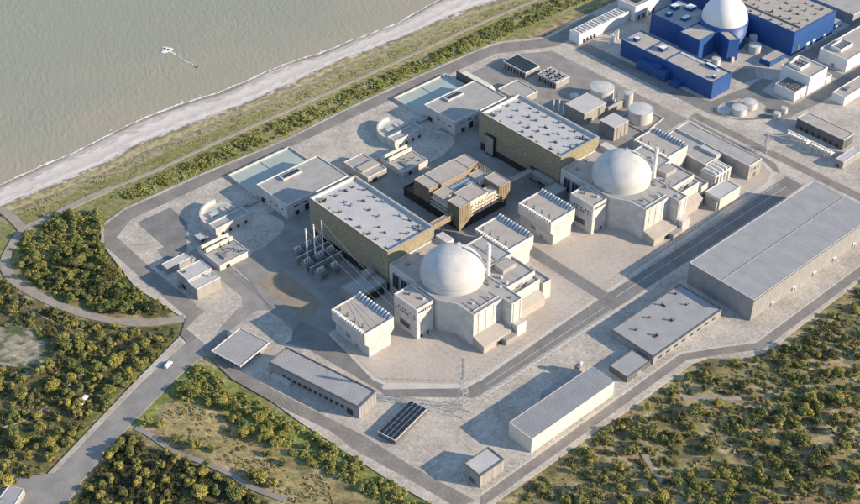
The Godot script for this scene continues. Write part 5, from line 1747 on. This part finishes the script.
	multi("scrub", "dark undergrowth between the trees left of the access road", shrub_d, scatter("west", 1000, 0.0, rg, -0.05), 0.5, 1.3, rg)
	multi("scrub", "brown heather between the trees left of the access road", shrub_b, scatter("west", 420, 0.0, rg, 0.04), 0.5, 1.2, rg)
	multi("scrub", "dark undergrowth below the pale heath track", shrub_s, scatter("south", 1200, 0.0, rg), 0.6, 1.4, rg)
	multi("scrub", "green scrub below the pale heath track", shrub_w, scatter("south", 160, 0.0, rg), 0.5, 1.3, rg)
	multi("scrub", "leafy undergrowth filling the wooded mound", shrub_w, scatter("mound", 520, 0.0, rg), 0.7, 1.7, rg)
	multi("scrub", "bright green hedge belt along the perimeter road", shrub_l, scatter("belt", 620, 0.0, rg, 0.04), 0.5, 1.15, rg)
	multi("scrub", "darker bushes in the hedge belt along the perimeter road", shrub_w, scatter("belt", 260, 0.0, rg, 0.04), 0.7, 1.6, rg)
	multi("scrub", "bright green shrubs between coast path and perimeter road", shrub_l, scatter("dune", 2100, 0.0, rg, -0.06), 0.35, 1.1, rg)
	multi("scrub", "green shrubs between coast path and perimeter road", shrub_w, scatter("dune", 700, 0.0, rg, -0.08), 0.6, 1.3, rg)
	multi("scrub", "pale dune grass tufts beside the beach", tuft, scatter("foredune", 1100, 0.0, rg, 0.04), 0.35, 0.9, rg)
	multi("scrub", "dark scrub on the heath beside the warehouses", shrub_d, scatter("east", 900, 0.0, rg, 0.04), 0.5, 1.35, rg)
	multi("scrub", "green scrub on the heath beside the warehouses", shrub_w, scatter("east", 1100, 0.0, rg, 0.02), 0.35, 1.2, rg)
	multi("scrub", "brown heather on the heath beside the warehouses", shrub_b, scatter("east", 1100, 0.0, rg, 0.04), 0.4, 1.1, rg)
	multi("scrub", "straw coloured grass tufts on the heath beside the warehouses", tuft, scatter("east", 1500, 0.0, rg, 0.04), 0.6, 1.4, rg)
	multi("scrub", "straw coloured grass tufts on the tan meadow", tuft, scatter("meadow", 500, 0.0, rg, 0.04), 0.5, 1.1, rg)
	multi("scrub", "brown heather along the edges of the tan meadow", shrub_b, scatter("meadow", 90, 0.0, rg), 0.4, 0.9, rg)
	multi("scrub", "dark thicket of the coast wood beside the pale long hall", shrub_d, scatter("wood", 160, 0.0, rg), 0.7, 1.6, rg)

func _ready() -> void:
	AX = cam_axes()
	R.seed = 99
	nz.seed = 5
	nz.frequency = 0.01
	nz.fractal_octaves = 4
	var cam := Camera3D.new()
	cam.name = "camera"
	add_child(cam)
	cam.look_at_from_position(CAM, CAM + AX[2], Vector3.UP)
	cam.fov = 21.5743
	cam.far = 6000.0
	cam.near = 1.0
	cam.current = true
	env = Environment.new()
	env.background_mode = Environment.BG_SKY
	var sky := Sky.new()
	var sm := ProceduralSkyMaterial.new()
	sm.sky_top_color = Color(0.42, 0.53, 0.66)
	sm.sky_horizon_color = Color(0.76, 0.8, 0.83)
	sm.ground_bottom_color = Color(0.3, 0.29, 0.27)
	sm.ground_horizon_color = Color(0.6, 0.63, 0.66)
	sm.sky_curve = 0.12
	sky.sky_material = sm
	env.sky = sky
	env.background_energy_multiplier = 1.1
	env.tonemap_mode = Environment.TONE_MAPPER_LINEAR
	env.tonemap_exposure = 1.52
	env.sdfgi_enabled = true
	env.ssao_enabled = true
	env.ssil_enabled = true
	var we := WorldEnvironment.new()
	we.name = "world_environment"
	we.environment = env
	add_child(we)
	var sun := DirectionalLight3D.new()
	sun.name = "sun"
	var el := deg_to_rad(21.0)
	var az := deg_to_rad(-124.0)
	var d := Vector3(cos(az) * cos(el), -sin(el), sin(az) * cos(el))
	add_child(sun)
	sun.look_at_from_position(Vector3.ZERO, d, Vector3.UP)
	sun.light_energy = 1.55
	sun.light_color = Color(1.0, 0.915, 0.8)
	sun.light_angular_distance = 0.5
	sun.shadow_enabled = true
	materials()
	build_ground()
	build_paving()
	build_site()
	build_old_station()
	build_vegetation()
